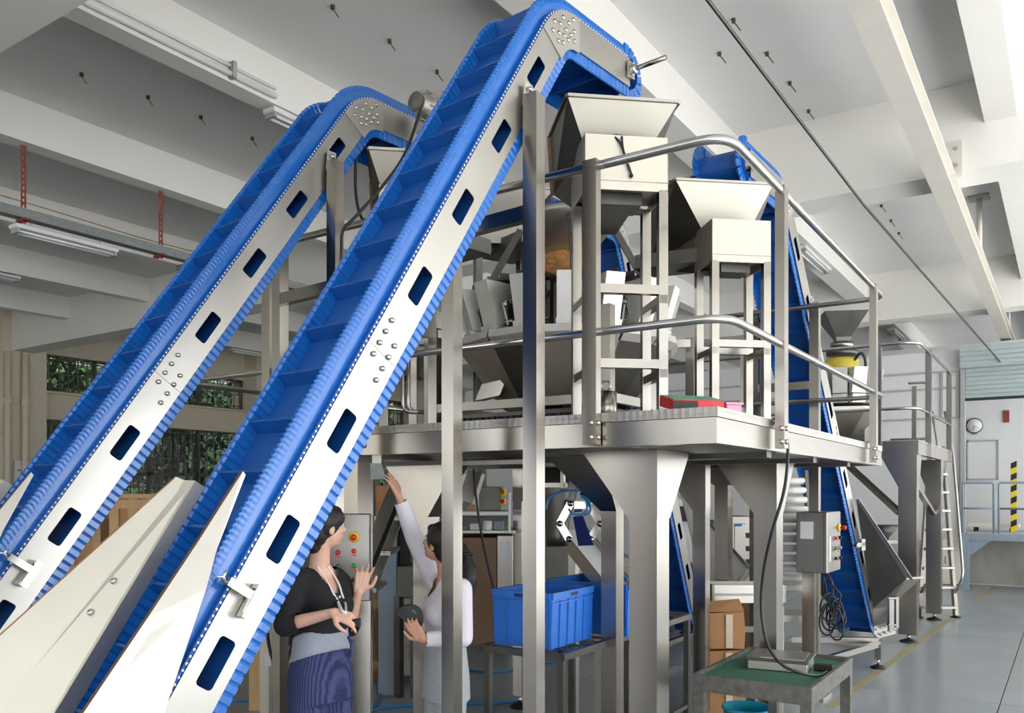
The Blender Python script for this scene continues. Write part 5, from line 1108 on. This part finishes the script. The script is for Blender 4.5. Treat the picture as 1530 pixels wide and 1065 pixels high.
wood_crate(163, 232, 738, 8.2, 1.0, 'tall pine shipping crate between the two front conveyors'); wood_crate(256, 340, 745, 8.7, 1.0, 'pine shipping crate behind the steel hopper sheet')
wood_crate(372, 446, 905, 6.9, .8, 'low pine crate on skids behind the woman in black', n=4); wood_crate(554, 566, 800, 7.9, .8, 'narrow brown crate edge standing beside the control pedestal')
wood_crate(60, 150, 770, 9.6, 1.0, 'pine crate under the windows at the left')
# steel stand and cables beside the woman in black
t = thing('steel_stand', P(395, 1000, 5.6), 'plain steel stand with a label behind the woman in black', 'stand'); t.location.z = 0; ROOT[t.name] = t.location.copy()
q = P(400, 900, 5.6); MB().box((q.x - .045, q.y - .03, 0), (q.x + .045, q.y + .03, 1.45)).build('post', 'steel2', t); MB().bar(P(404, 1003, 5.6), P(446, 1003, 5.6), .05, .06).build('arm', 'ivory', t); MB().bar(P(436, 945, 5.65), P(416, 1000, 5.65), .05, .02).build('strut', 'black', t)
MB().obox(P(396, 995, 5.53), RT * .04, FW * .004, UP * .07).build('label', 'paper', t); MB().obox(P(434, 995, 5.55), RT * .05, FW * .004, UP * .03).build('label', 'paper', t); q2 = P(446, 1003, 5.62); MB().box((q2.x - .03, q2.y - .03, 0), (q2.x + .03, q2.y + .03, q2.z)).build('post', 'steel2', t)
t = thing('floor_cable', P(420, 1000, 5.3), 'two black cables drooping behind the woman in black', 'cable')
MB().path(smoothpath([P(398, 925, 5.35), P(402, 965, 5.3), P(415, 1005, 5.3), P(430, 1030, 5.3), P(450, 1046, 5.35)]), .011, 6).build('cable', 'rubber', t); MB().path(smoothpath([P(440, 940, 5.4), P(434, 970, 5.35), P(427, 1000, 5.35), P(428, 1040, 5.3), P(424, 1075, 5.3)]), .011, 6).build('cable', 'rubber', t)
t = thing('air_hose', PZ(590, 1020, .01), 'blue air hose snaking over the grey floor behind the women', 'hose')
G = lambda pts: smoothpath([PZ(x, y, .014) for x, y in pts], 8)
MB().path(G([(545, 1062), (560, 1055), (569, 1042), (564, 1028), (566, 1018), (585, 1008), (620, 1002), (690, 1000), (740, 1004), (800, 992), (840, 985), (900, 968), (960, 958)]), .012, 6).build('hose', 'hose', t)
MB().path(G([(548, 1063), (580, 1056), (620, 1053), (690, 1051), (745, 1050), (772, 1046), (790, 1036), (800, 1010), (812, 985)]), .012, 6).build('hose', 'hose', t)
MB().path(G([(340, 1046), (400, 1047), (425, 1046), (444, 1048), (420, 1052), (425, 1060), (445, 1063), (480, 1064)]), .012, 6).build('hose', 'hose', t)
# far cabinets and machines at the right
def cab(px0, px1, pyt, pyb, d, dep, m, name, label, cat):
    a = P(px0, pyb, d); b = P(px1, pyt, d); t = thing(name, (a.x, a.y, 0), label, cat); zt = b.z; w_ = (b - a).dot(RT); o = V((a.x, a.y, 0))
    MB().obox(o + UP * .06, RT * w_, FW * dep, UP * (zt - .06)).build('cabinet', m, t, bevel=.01); MB().obox(o + RT * .03 - FW * .012 + UP * .1, RT * (w_ * .62), FW * .012, UP * (zt - .2)).build('door', m, t, bevel=.006)
    MB().obox(o + RT * (w_ * .58) - FW * .03 + UP * (zt * .5), RT * .02, FW * .02, UP * .14).build('door_handle', 'pipe', t)
    for u in (.02, w_ - .08): MB().obox(o + RT * u + FW * .03, RT * .06, FW * .06, UP * .06).build('foot', 'black', t)
    return t, o, w_, zt
t, o, w_, zt = cab(1094, 1121, 771, 870, 11.5, .5, 'steel2', 'electric_cabinet', 'tall steel cabinet with a blue name plate far behind the platform legs', 'cabinet'); MB().obox(o - FW * .016 + RT * .03 + UP * (zt - .14), RT * .1, FW * .004, UP * .04).build('name_plate', 'hose', t)
k = MB()
for i in range(5): k.obox(o - FW * .02 + RT * (w_ * .78) + UP * (zt - .3 - .18 * i), RT * .05, FW * .02, UP * .07)
k.build('switch', 'black', t)['kind'] = 'stuff'
t, o, w_, zt = cab(1060, 1086, 782, 870, 12.4, .6, 'grey', 'far_machine', 'grey machine cabinet seen between two platform legs', 'machine'); MB().obox(o - FW * .02 + RT * .05 + UP * (zt - .05), RT * .2, FW * .3, UP * .1).build('top_unit', 'bluegrey', t)
t, o, w_, zt = cab(1000, 1033, 745, 880, 11.2, .5, 'paper', 'label_printer', 'pale machine with a dark printing head behind the dark blue conveyor', 'machine'); MB().obox(o + RT * .12 - FW * .12 + UP * (zt - .30), RT * .16, FW * .12, UP * .2).build('printing_head', 'black', t)
t, o, w_, zt = cab(1280, 1330, 812, 895, 12.8, .7, 'steel2', 'filling_machine', 'filling machine with a small funnel on top, behind the right conveyor hopper', 'machine')
MB().obox(o + RT * .32 - FW * .03 + UP * .3, RT * .18, FW * .012, UP * (zt - .42)).build('yellow_panel', 'tape', t); c = P(1320, 760, 12.9); MB().lathe((c.x, c.y, zt + .02), [(.06, 0), (.09, .08), (.25, .26), (.24, .26), (.08, .09)], 20).build('funnel', 'darksteel', t); MB().obox(o - RT * .05 + UP * zt, RT * (w_ + .35), FW * .7, UP * .05).build('top_plate', 'steel2', t)
t, o, w_, zt = cab(1376, 1436, 806, 880, 15.8, .5, 'cream', 'parts_shelf', 'low shelf of cartons behind the ladder, by the loading dock', 'shelf')
# ------------------------------------------------------------------ the two women
from mathutils.bvhtree import BVHTree
def limb(mb, a, b, ra, rb, n=14): mb.tube(a, b, ra, n, rb); mb.ball(a, ra, n); mb.ball(b, rb, n)
def chain(mb, pts, rs):
    for i in range(len(pts) - 1): limb(mb, V(pts[i]), V(pts[i + 1]), rs[i], rs[i + 1])
def rings(mb, rs, f, s, n=24):                      # rs: (centre, half width along s, half depth along f)
    vs = []
    for c, a, b in rs:
        for i in range(n):
            t = 2 * math.pi * i / n; x, y = math.cos(t), math.sin(t); e = .86
            vs.append(V(c) + s * a * math.copysign(abs(x) ** e, x) + f * b * math.copysign(abs(y) ** e, y))
    m = len(rs); fs = [(j * n + i, j * n + (i + 1) % n, (j + 1) * n + (i + 1) % n, (j + 1) * n + i) for j in range(m - 1) for i in range(n)]
    fs += [tuple(range(n))[::-1], tuple(range((m - 1) * n, m * n))]; mb.add(vs, fs, True)
def fuse(mb, name, m, parent, voxel=.006, it=3, cut=None):
    me = bpy.data.meshes.new(name); me.from_pydata([tuple(x) for x in mb.v], [], mb.f)
    bm = bmesh.new(); bm.from_mesh(me); bmesh.ops.recalc_face_normals(bm, faces=bm.faces); bm.to_mesh(me); bm.free()
    o = bpy.data.objects.new('tmp', me); COL.objects.link(o)
    r = o.modifiers.new('r', 'REMESH'); r.mode = 'VOXEL'; r.voxel_size = voxel
    if it: q = o.modifiers.new('s', 'SMOOTH'); q.factor = .5; q.iterations = it
    me2 = bpy.data.meshes.new_from_object(o.evaluated_get(bpy.context.evaluated_depsgraph_get())); bpy.data.objects.remove(o); me2.name = name
    if cut:
        bm = bmesh.new(); bm.from_mesh(me2); bmesh.ops.delete(bm, geom=[f_ for f_ in bm.faces if cut(f_.calc_center_median())], context='FACES'); bm.to_mesh(me2); bm.free()
    tree = BVHTree.FromPolygons([v.co.copy() for v in me2.vertices], [p.vertices[:] for p in me2.polygons])
    off = ROOT[parent.name]
    for v in me2.vertices: v.co -= off
    me2.polygons.foreach_set('use_smooth', [True] * len(me2.polygons)); me2.materials.clear()
    return link(name, me2, m, parent), tree
def frame3(f, up=UP): f = V(f).normalized(); s = up.cross(f).normalized(); return f, s, f.cross(s)    # forward, her left, up
def hand(mb, w, d, pn, side, k=1., curl=(.25, .3, .35, .4), thumb=.6, spread=.08):
    """palm and five fingers; d = direction of the fingers, pn = palm normal, side=+1 puts the thumb on d x pn"""
    w = V(w); d = V(d).normalized(); pn = V(pn); pn = (pn - d * pn.dot(d)).normalized(); t = d.cross(pn) * side
    L = .082 * k
    ln = (.070, .078, .072, .056)
    for i in range(4):
        o = (.030 - .020 * i) * k; a = w + t * o * .55; kn = w + d * (L - abs(i - 1) * .004) + t * o
        limb(mb, a, kn, .0145 * k, .0115 * k, 8)
        dd = (d + t * (1.3 - i) * spread).normalized(); p = kn; r = .0098 * k
        for j, q in enumerate((.42, .32, .26)):
            ang = curl[i] * (.7 + .35 * j) if j else curl[i] * .6
            ax = dd.cross(pn).normalized(); dd = (Matrix.Rotation(ang, 3, ax) @ dd).normalized()
            e = p + dd * ln[i] * q * k; limb(mb, p, e, r, r * .88, 8); p = e; r *= .88
    b = w + d * .022 * k + t * .026 * k; c = b + (d * .55 + t * .75 + pn * .25 * thumb).normalized() * .040 * k
    e = c + (d * .9 + t * .25 + pn * .3 * thumb).normalized() * .030 * k; g = e + (d + t * .05 + pn * .35 * thumb).normalized() * .026 * k
    limb(mb, b, c, .0145 * k, .0115 * k, 8); limb(mb, c, e, .0115 * k, .010 * k, 8); limb(mb, e, g, .010 * k, .0085 * k, 8)
def head(mb, c, f, s, u, k=1.):
    R3 = Matrix((f, s, u)).transposed()
    mb.ball(c + u * .022 * k - f * .012 * k, .1 * k, 20, (.95, .76, .92), R3); mb.ball(c + f * .022 * k - u * .030 * k, .1 * k, 18, (.66, .60, .80), R3)
    mb.ball(c + f * .050 * k - u * .078 * k, .03 * k, 12, (1, 1.1, .9), R3); mb.ball(c + f * .062 * k + u * .022 * k, .03 * k, 12, (.7, 1.6, .6), R3)
    limb(mb, c + f * .082 * k + u * .008 * k, c + f * .103 * k - u * .026 * k, .0085 * k, .0125 * k, 10)
    for q in (-1, 1):
        mb.ball(c + f * .055 * k + s * .035 * q * k - u * .02 * k, .028 * k, 12, (.9, .9, 1), R3); mb.ball(c + f * .090 * k + s * .011 * q * k - u * .030 * k, .010 * k, 8)
        mb.ball(c - f * .004 * k + s * .078 * q * k - u * .012 * k, .03 * k, 12, (.62, .28, 1.05), R3)
    mb.ball(c + f * .083 * k - u * .055 * k, .016 * k, 10, (.8, 1.5, .6), R3)
def face_bits(root, body, c, f, s, u, k=1.):
    for q in (-1, 1):
        e = MB().ball(c + f * .079 * k + s * .031 * q * k + u * .004 * k, .0115 * k, 10, (.6, 1.1, .75), Matrix((f, s, u)).transposed()).build('eye', 'white', root, fix=False)
        MB().ball(c + f * .0845 * k + s * .031 * q * k + u * .004 * k, .0055 * k, 8).build('iris', 'black', e, fix=False)
        MB().path([c + f * .084 * k + s * q * (.018 + .011 * j) * k + u * (.024 + .004 * math.sin(j * 1.2)) * k - f * .004 * j * k for j in range(4)], .0032 * k, 6).build('eyebrow', 'hair', root, fix=False)
    MB().path([c + f * (.0935 - .012 * abs(j)) * k + s * .011 * j * k - u * .055 * k for j in (-2, -1, 0, 1, 2)], [.002, .0045, .005, .0045, .002], 8).build('lips', 'lip', root, fix=False)
def person(name, label, d, neck, headc, hf, tf, k, joints, skin, top, pants, hem, cuffs, vneck, handspec):
    f, s, _ = frame3(V((tf.x, tf.y, 0))); N = V(neck); base = V((N.x, N.y, 0)) - f * .0
    root = thing(name, base, label, 'person')
    H = lambda z, fo=0: base + UP * z + f * fo
    zn = N.z; zs = zn - .055; zc = zn - .17; zr = zn - .25; zw = zn - .40; zh = zn - .57
    hf, hs, hu = frame3(hf); hf = hf.normalized()
    C = V(headc)
    sh = joints['sh']; b = MB()
    rings(b, [(H(zh - .10), .135 * k, .10 * k), (H(zh), .158 * k, .112 * k), (H(zh + .09), .138 * k, .098 * k), (H(zw), .116 * k, .084 * k), (H(zr, .006), .128 * k, .095 * k), (H(zc, .014), .140 * k, .108 * k), (H(zn - .10, .004), .135 * k, .085 * k), (H(zs, -.008), .105 * k, .062 * k), (H(zn, 0), .052 * k, .05 * k)], f, s)
    for q in (-1, 1): b.ball(H(zc - .03, .075 * k) + s * .062 * q * k, .062 * k, 14)
    chain(b, [N - f * .012 - UP * .03, N + (C - N) * .45 - hf * .01, C - hu * .05 * k - hf * .025], [.054 * k, .047 * k, .052 * k]); head(b, C, hf, hs, hu, k)
    for q, key in ((1, 'L'), (-1, 'R')):
        S_, E_, W_ = joints[key]; S_, E_, W_ = V(S_), V(E_), V(W_); chain(b, [H(zs - .015) + s * .09 * q * k, S_, S_.lerp(E_, .4), E_], [.05 * k, .044 * k, .040 * k, .034 * k]); chain(b, [E_, E_.lerp(W_, .3), W_], [.034 * k, .033 * k, .022 * k])
        hand(b, W_, *handspec[key])
        hp = H(zh - .06) + s * .085 * q * k; kn = H(.47 * k, .02) + s * .09 * q * k; an = H(.09, -.02) + s * .095 * q * k
        chain(b, [hp, kn, an], [.078 * k, .052 * k, .036 * k]); limb(b, an - UP * .045, an - UP * .05 + f * .12, .036, .03)
    body, btree = fuse(b, 'body', skin, root, .0052, 2)
    face_bits(root, body, C, hf, hs, hu, k)
    # top: torso and sleeves
    t = MB(); g = .014
    rr_ = [(H(hem), .152 * k + g, .108 * k + g), (H((hem + zw) / 2), .135 * k + g, .098 * k + g), (H(zw), .122 * k + g, .090 * k + g), (H(zr, .006), .130 * k + g, .098 * k + g), (H(zc, .014), .142 * k + g, .110 * k + g), (H(zn - .10, .004), .137 * k + g, .088 * k + g), (H(zs, -.008), .108 * k + g, .065 * k + g), (H(zn - .004, 0), .058 * k + g, .054 * k + g)]
    rings(t, rr_, f, s)
    for q in (-1, 1): t.ball(H(zc - .03, .075 * k) + s * .062 * q * k, .062 * k + g * .7, 14)
    for q, key in ((1, 'L'), (-1, 'R')):
        S_, E_, W_ = [V(x) for x in joints[key]]; cu = E_.lerp(W_, cuffs[key])
        chain(t, [H(zs - .015) + s * .09 * q * k, S_, S_.lerp(E_, .5), E_], [.054 * k + g * .6, .050 * k + g, .046 * k + g, .042 * k + g]); chain(t, [E_, cu], [.042 * k + g, .034 * k + g * .6])
    def cut(p):
        q = p - N; z = q.z; fo = q.dot(f); so = q.dot(s)
        if -.008 < z < .08 and V((fo, so)).length < .075: return True
        if p.z < hem + .002: return True
        if fo > .01 and -vneck < z < .03 and abs(so) < .010 + (z + vneck) * .50 and fo < .16: return True
        for key in 'LR':
            S_, E_, W_ = [V(x) for x in joints[key]]; cu = E_.lerp(W_, cuffs[key]); dd = (W_ - E_).normalized()
            if (p - cu).dot(dd) > .002 and (p - cu).length < .075: return True
        return False
    to, tree = fuse(t, 'top', top, root, .0075, 4, cut)
    # trousers
    pn = MB(); zt = hem + .05 if pants[1] is None else pants[1]
    rings(pn, [(H(zt), .140 * k + .008, .100 * k + .008), (H(zh + .02), .164 * k + .012, .118 * k + .012), (H(zh - .10), .160 * k + .015, .12 * k + .015)], f, s)
    for i in range(24): pn.v[i] = (pn.v[i][0], pn.v[i][1], pn.v[i][2] + .16 * (V(pn.v[i]) - H(zt)).dot(f))
    for q in (-1, 1): chain(pn, [H(zh - .06) + s * .082 * q * k, H(.50 * k, .01) + s * .092 * q * k, H(.16, -.01) + s * .098 * q * k], [.098 * k, .098 * k, .096 * k])
    fuse(pn, 'trousers', pants[0], root, .009, 4, lambda p: p.z < .085)
    for q in (-1, 1):
        an = H(.0, -.02) + s * .095 * q * k; sm = MB(); sm.ball(an + UP * .035 + f * .0, .042, 12, (1, 1, .8)); limb(sm, an + UP * .03 + f * .02, an + UP * .028 + f * .15, .04, .028); fuse(sm, 'shoe', 'black', root, .008, 2, None)
    return root, tree, (f, s, hf, hs, hu, C, N, H, zh), btree
def onto(tree, px, py, lift=.006):
    r = ray(px, py); o = V((0, 0, CH)); h = tree.ray_cast(o, r.normalized())
    return (h[0] - r.normalized() * lift) if h[0] is not None else None

# woman in black
dA = 4.2
C1 = P(486, 786, 4.2); N1 = P(479, 845, 4.22)
tfA = RT * .80 - FW * .60; hfA = RT * .78 + FW * .62 + UP * .04
jA = {'sh': None, 'R': (P(444, 868, 4.07), P(426, 934, 3.98), P(498, 915, 3.90)), 'L': (P(508, 872, 4.36), P(522, 936, 4.42), P(536, 884, 4.36))}
hsA = {'R': (RT * .85 - UP * .30 - FW * .1, -UP * .8 + RT * -.1 + FW * .5, -1, 1.0, (.35, .75, .9, .95), .8, .06), 'L': (RT * .25 + UP * .95, RT * .2 - FW * .9, 1, 1.0, (.15, .2, .3, .4), .4, .16)}
wA, treeA, xA, bodyA = person('person', 'woman in a black three-quarter sleeve top and navy striped trousers, head turned away', dA, N1, C1, hfA, tfA, 1.0, jA, 'skin', 'knit', ('navypant', 1.02), 1.03, {'R': .30, 'L': .2}, .13, hsA)
f, s, hf, hs, hu, C, N, H, zh = xA
te = MB(); g = .012
rings(te, [(H(.972), .152 + g, .108 + g), (H(1.02), .142 + g, .102 + g), (H(1.10), .132 + g, .095 + g)], f, s)
te.v = [(p[0], p[1], p[2] + .38 * (V(p) - H(1)).dot(f)) for p in te.v]; fuse(te, 'undershirt', 'grey_tee', wA, .008, 3)
hr = MB(); R3 = Matrix((hf, hs, hu)).transposed()
hr.ball(C - hf * .022 + hu * .030, .1, 22, (1.04, .93, 1.03), R3); hr.ball(C - hf * .06 - hu * .025, .075, 16, (.95, 1.05, 1.1), R3); hr.ball(C + hf * .045 + hu * .070, .04, 14, (1.1, 1.5, .8), R3); hr.ball(C - hf * .085 - hu * .055, .06, 14); hr.ball(C - hf * .075 - hu * .085, .05, 12)
for q in (-1, 1): hr.ball(C + hf * .03 + hs * .064 * q + hu * .04, .042, 12, (1.2, .5, 1.1), R3)
fuse(hr, 'hair', 'hair', wA, .006, 3)
for pts in ([(462, 836), (474, 846), (486, 864), (497, 884), (506, 900), (512, 914)], [(489, 845), (498, 858), (506, 872), (511, 888), (516, 902), (517, 914)], [(503, 893), (508, 904), (513, 916)], [(508, 890), (505, 900), (509, 910), (517, 917)]):
    q = [min([z for z in (onto(treeA, x, y), onto(bodyA, x, y)) if z is not None], key=lambda z: z.dot(FW), default=None) for x, y in pts]; q = [z for z in q if z is not None]
    if len(q) > 2: MB().path(smoothpath(q, 4), .0055, 6).build('neck_strap', 'strap', wA, fix=False)
q = MB(); a = onto(treeA, 520, 950) or P(522, 950, 4.1); 
MB().path(smoothpath([P(521, 950, 4.06), P(526, 965, 4.05), P(523, 980, 4.05), P(519, 972, 4.06)]), .010, 6).build('waist_tie', 'navypant', wA)
p = P(530, 932, 3.885); t = thing('phone', p, 'small black device held in the hand of the woman in black', 'phone'); MB().obox(p - RT * .028 - UP * .028, RT * .055 + UP * .01, FW * .022, UP * .045).build('device_body', 'black', t, bevel=.006)
# woman in white
C2 = P(657, 811, 4.62); N2 = P(666, 862, 4.66)
tfB = -RT * .92 - FW * .38; hfB = -RT * .84 + FW * .44 + UP * .22
jB = {'sh': None, 'R': (P(648, 864, 4.82), P(619, 803, 4.78), P(596, 741, 4.72)), 'L': (P(689, 880, 4.50), P(692, 952, 4.47), P(632, 955, 4.40))}
hsB = {'R': (-RT * .42 + UP * .9, -RT * .75 - UP * .4 + FW * .3, -1, .92, (.06, .08, .12, .18), .3, .10), 'L': (-RT * .62 + UP * .78, FW * .95 + RT * .3, 1, .92, (.25, .35, .4, .45), .4, .05)}
wB, treeB, xB, _ = person('person.001', 'woman in a white V-neck top and grey trousers, one arm raised, holding a black pouch', 4.62, N2, C2, hfB, tfB, .95, jB, 'skin2', 'whiteknit', ('greypant', .985), .945, {'R': .86, 'L': .93}, .105, hsB)
f, s, hf, hs, hu, C, N, H, zh = xB
hr = MB(); R3 = Matrix((hf, hs, hu)).transposed(); k = .95
hr.ball((C - hf * .022 + hu * .030), .1 * k, 22, (1.06, .96, 1.04), R3); hr.ball(C - hf * .055 - hu * .02, .08 * k, 16, (.95, 1.05, 1.1), R3); hr.ball(C + hf * .045 + hu * .068, .04 * k, 14, (1.1, 1.5, .8), R3)
for q in (-1, 1): hr.ball(C + hf * .012 + hs * .062 * q + hu * .03, .036 * k, 12, (1.1, .5, 1.2), R3)
pt = [P(690, 818, 4.62), P(697, 832, 4.6), P(701, 848, 4.58), P(702, 862, 4.57), P(700, 876, 4.57), P(696, 888, 4.57)]
chain(hr, pt, [.030, .028, .036, .044, .040, .018])
for i in range(14): a = pt[2].lerp(pt[4], random.random()); hr.ball(a + V((random.uniform(-.025, .025), random.uniform(-.02, .02), random.uniform(-.03, .03))), .022, 8)
fuse(hr, 'hair', 'hair', wB, .006, 2); MB().lathe(P(697, 830, 4.6), [(.034, -.008), (.038, 0), (.034, .008)], 14, (P(701, 848, 4.58) - P(690, 818, 4.62))).build('hair_tie', 'black', wB)
pc = P(612, 923, 4.445); t = thing('pouch', pc, 'black half-round zip pouch held against the body of the woman in white', 'pouch')
u = RT * .80 - UP * .60; v = RT * .60 + UP * .80; R_ = .078
out = [pc - v * .028 + u * R_, ] + [pc - v * .028 + u * R_ * math.cos(a) + v * R_ * 1.25 * math.sin(a) for a in [math.pi * i / 16 for i in range(1, 17)]]
MB().prism([out], FW * .035).build('pouch_body', 'pouch', t); MB().path([q + FW * .017 for q in out], .004, 6).build('zip', 'black', t); MB().obox(pc + v * .035 - u * .015 - FW * .004, u * .03, v * .012, FW * .004).build('badge', 'oldsteel', t)
# sensor plate under the platform that she points at
p = P(572, 705, 4.96); t = thing('sensor_plate', p, 'small grey bracket plate hanging under the platform edge above the raised hand', 'bracket')
MB().obox(P(556, 674, 4.97), RT * .055, FW * .02, -UP * .08).build('bracket_arm', 'steel2', t); MB().add([P(553, 692, 4.96), P(570, 692, 4.96), P(577, 716, 4.94), P(554, 716, 4.96)] + [q + FW * .02 for q in (P(553, 692, 4.96), P(570, 692, 4.96), P(577, 716, 4.94), P(554, 716, 4.96))], [(0, 1, 2, 3), (7, 6, 5, 4), (0, 4, 5, 1), (1, 5, 6, 2), (2, 6, 7, 3), (3, 7, 4, 0)]).build('plate', 'galv', t)
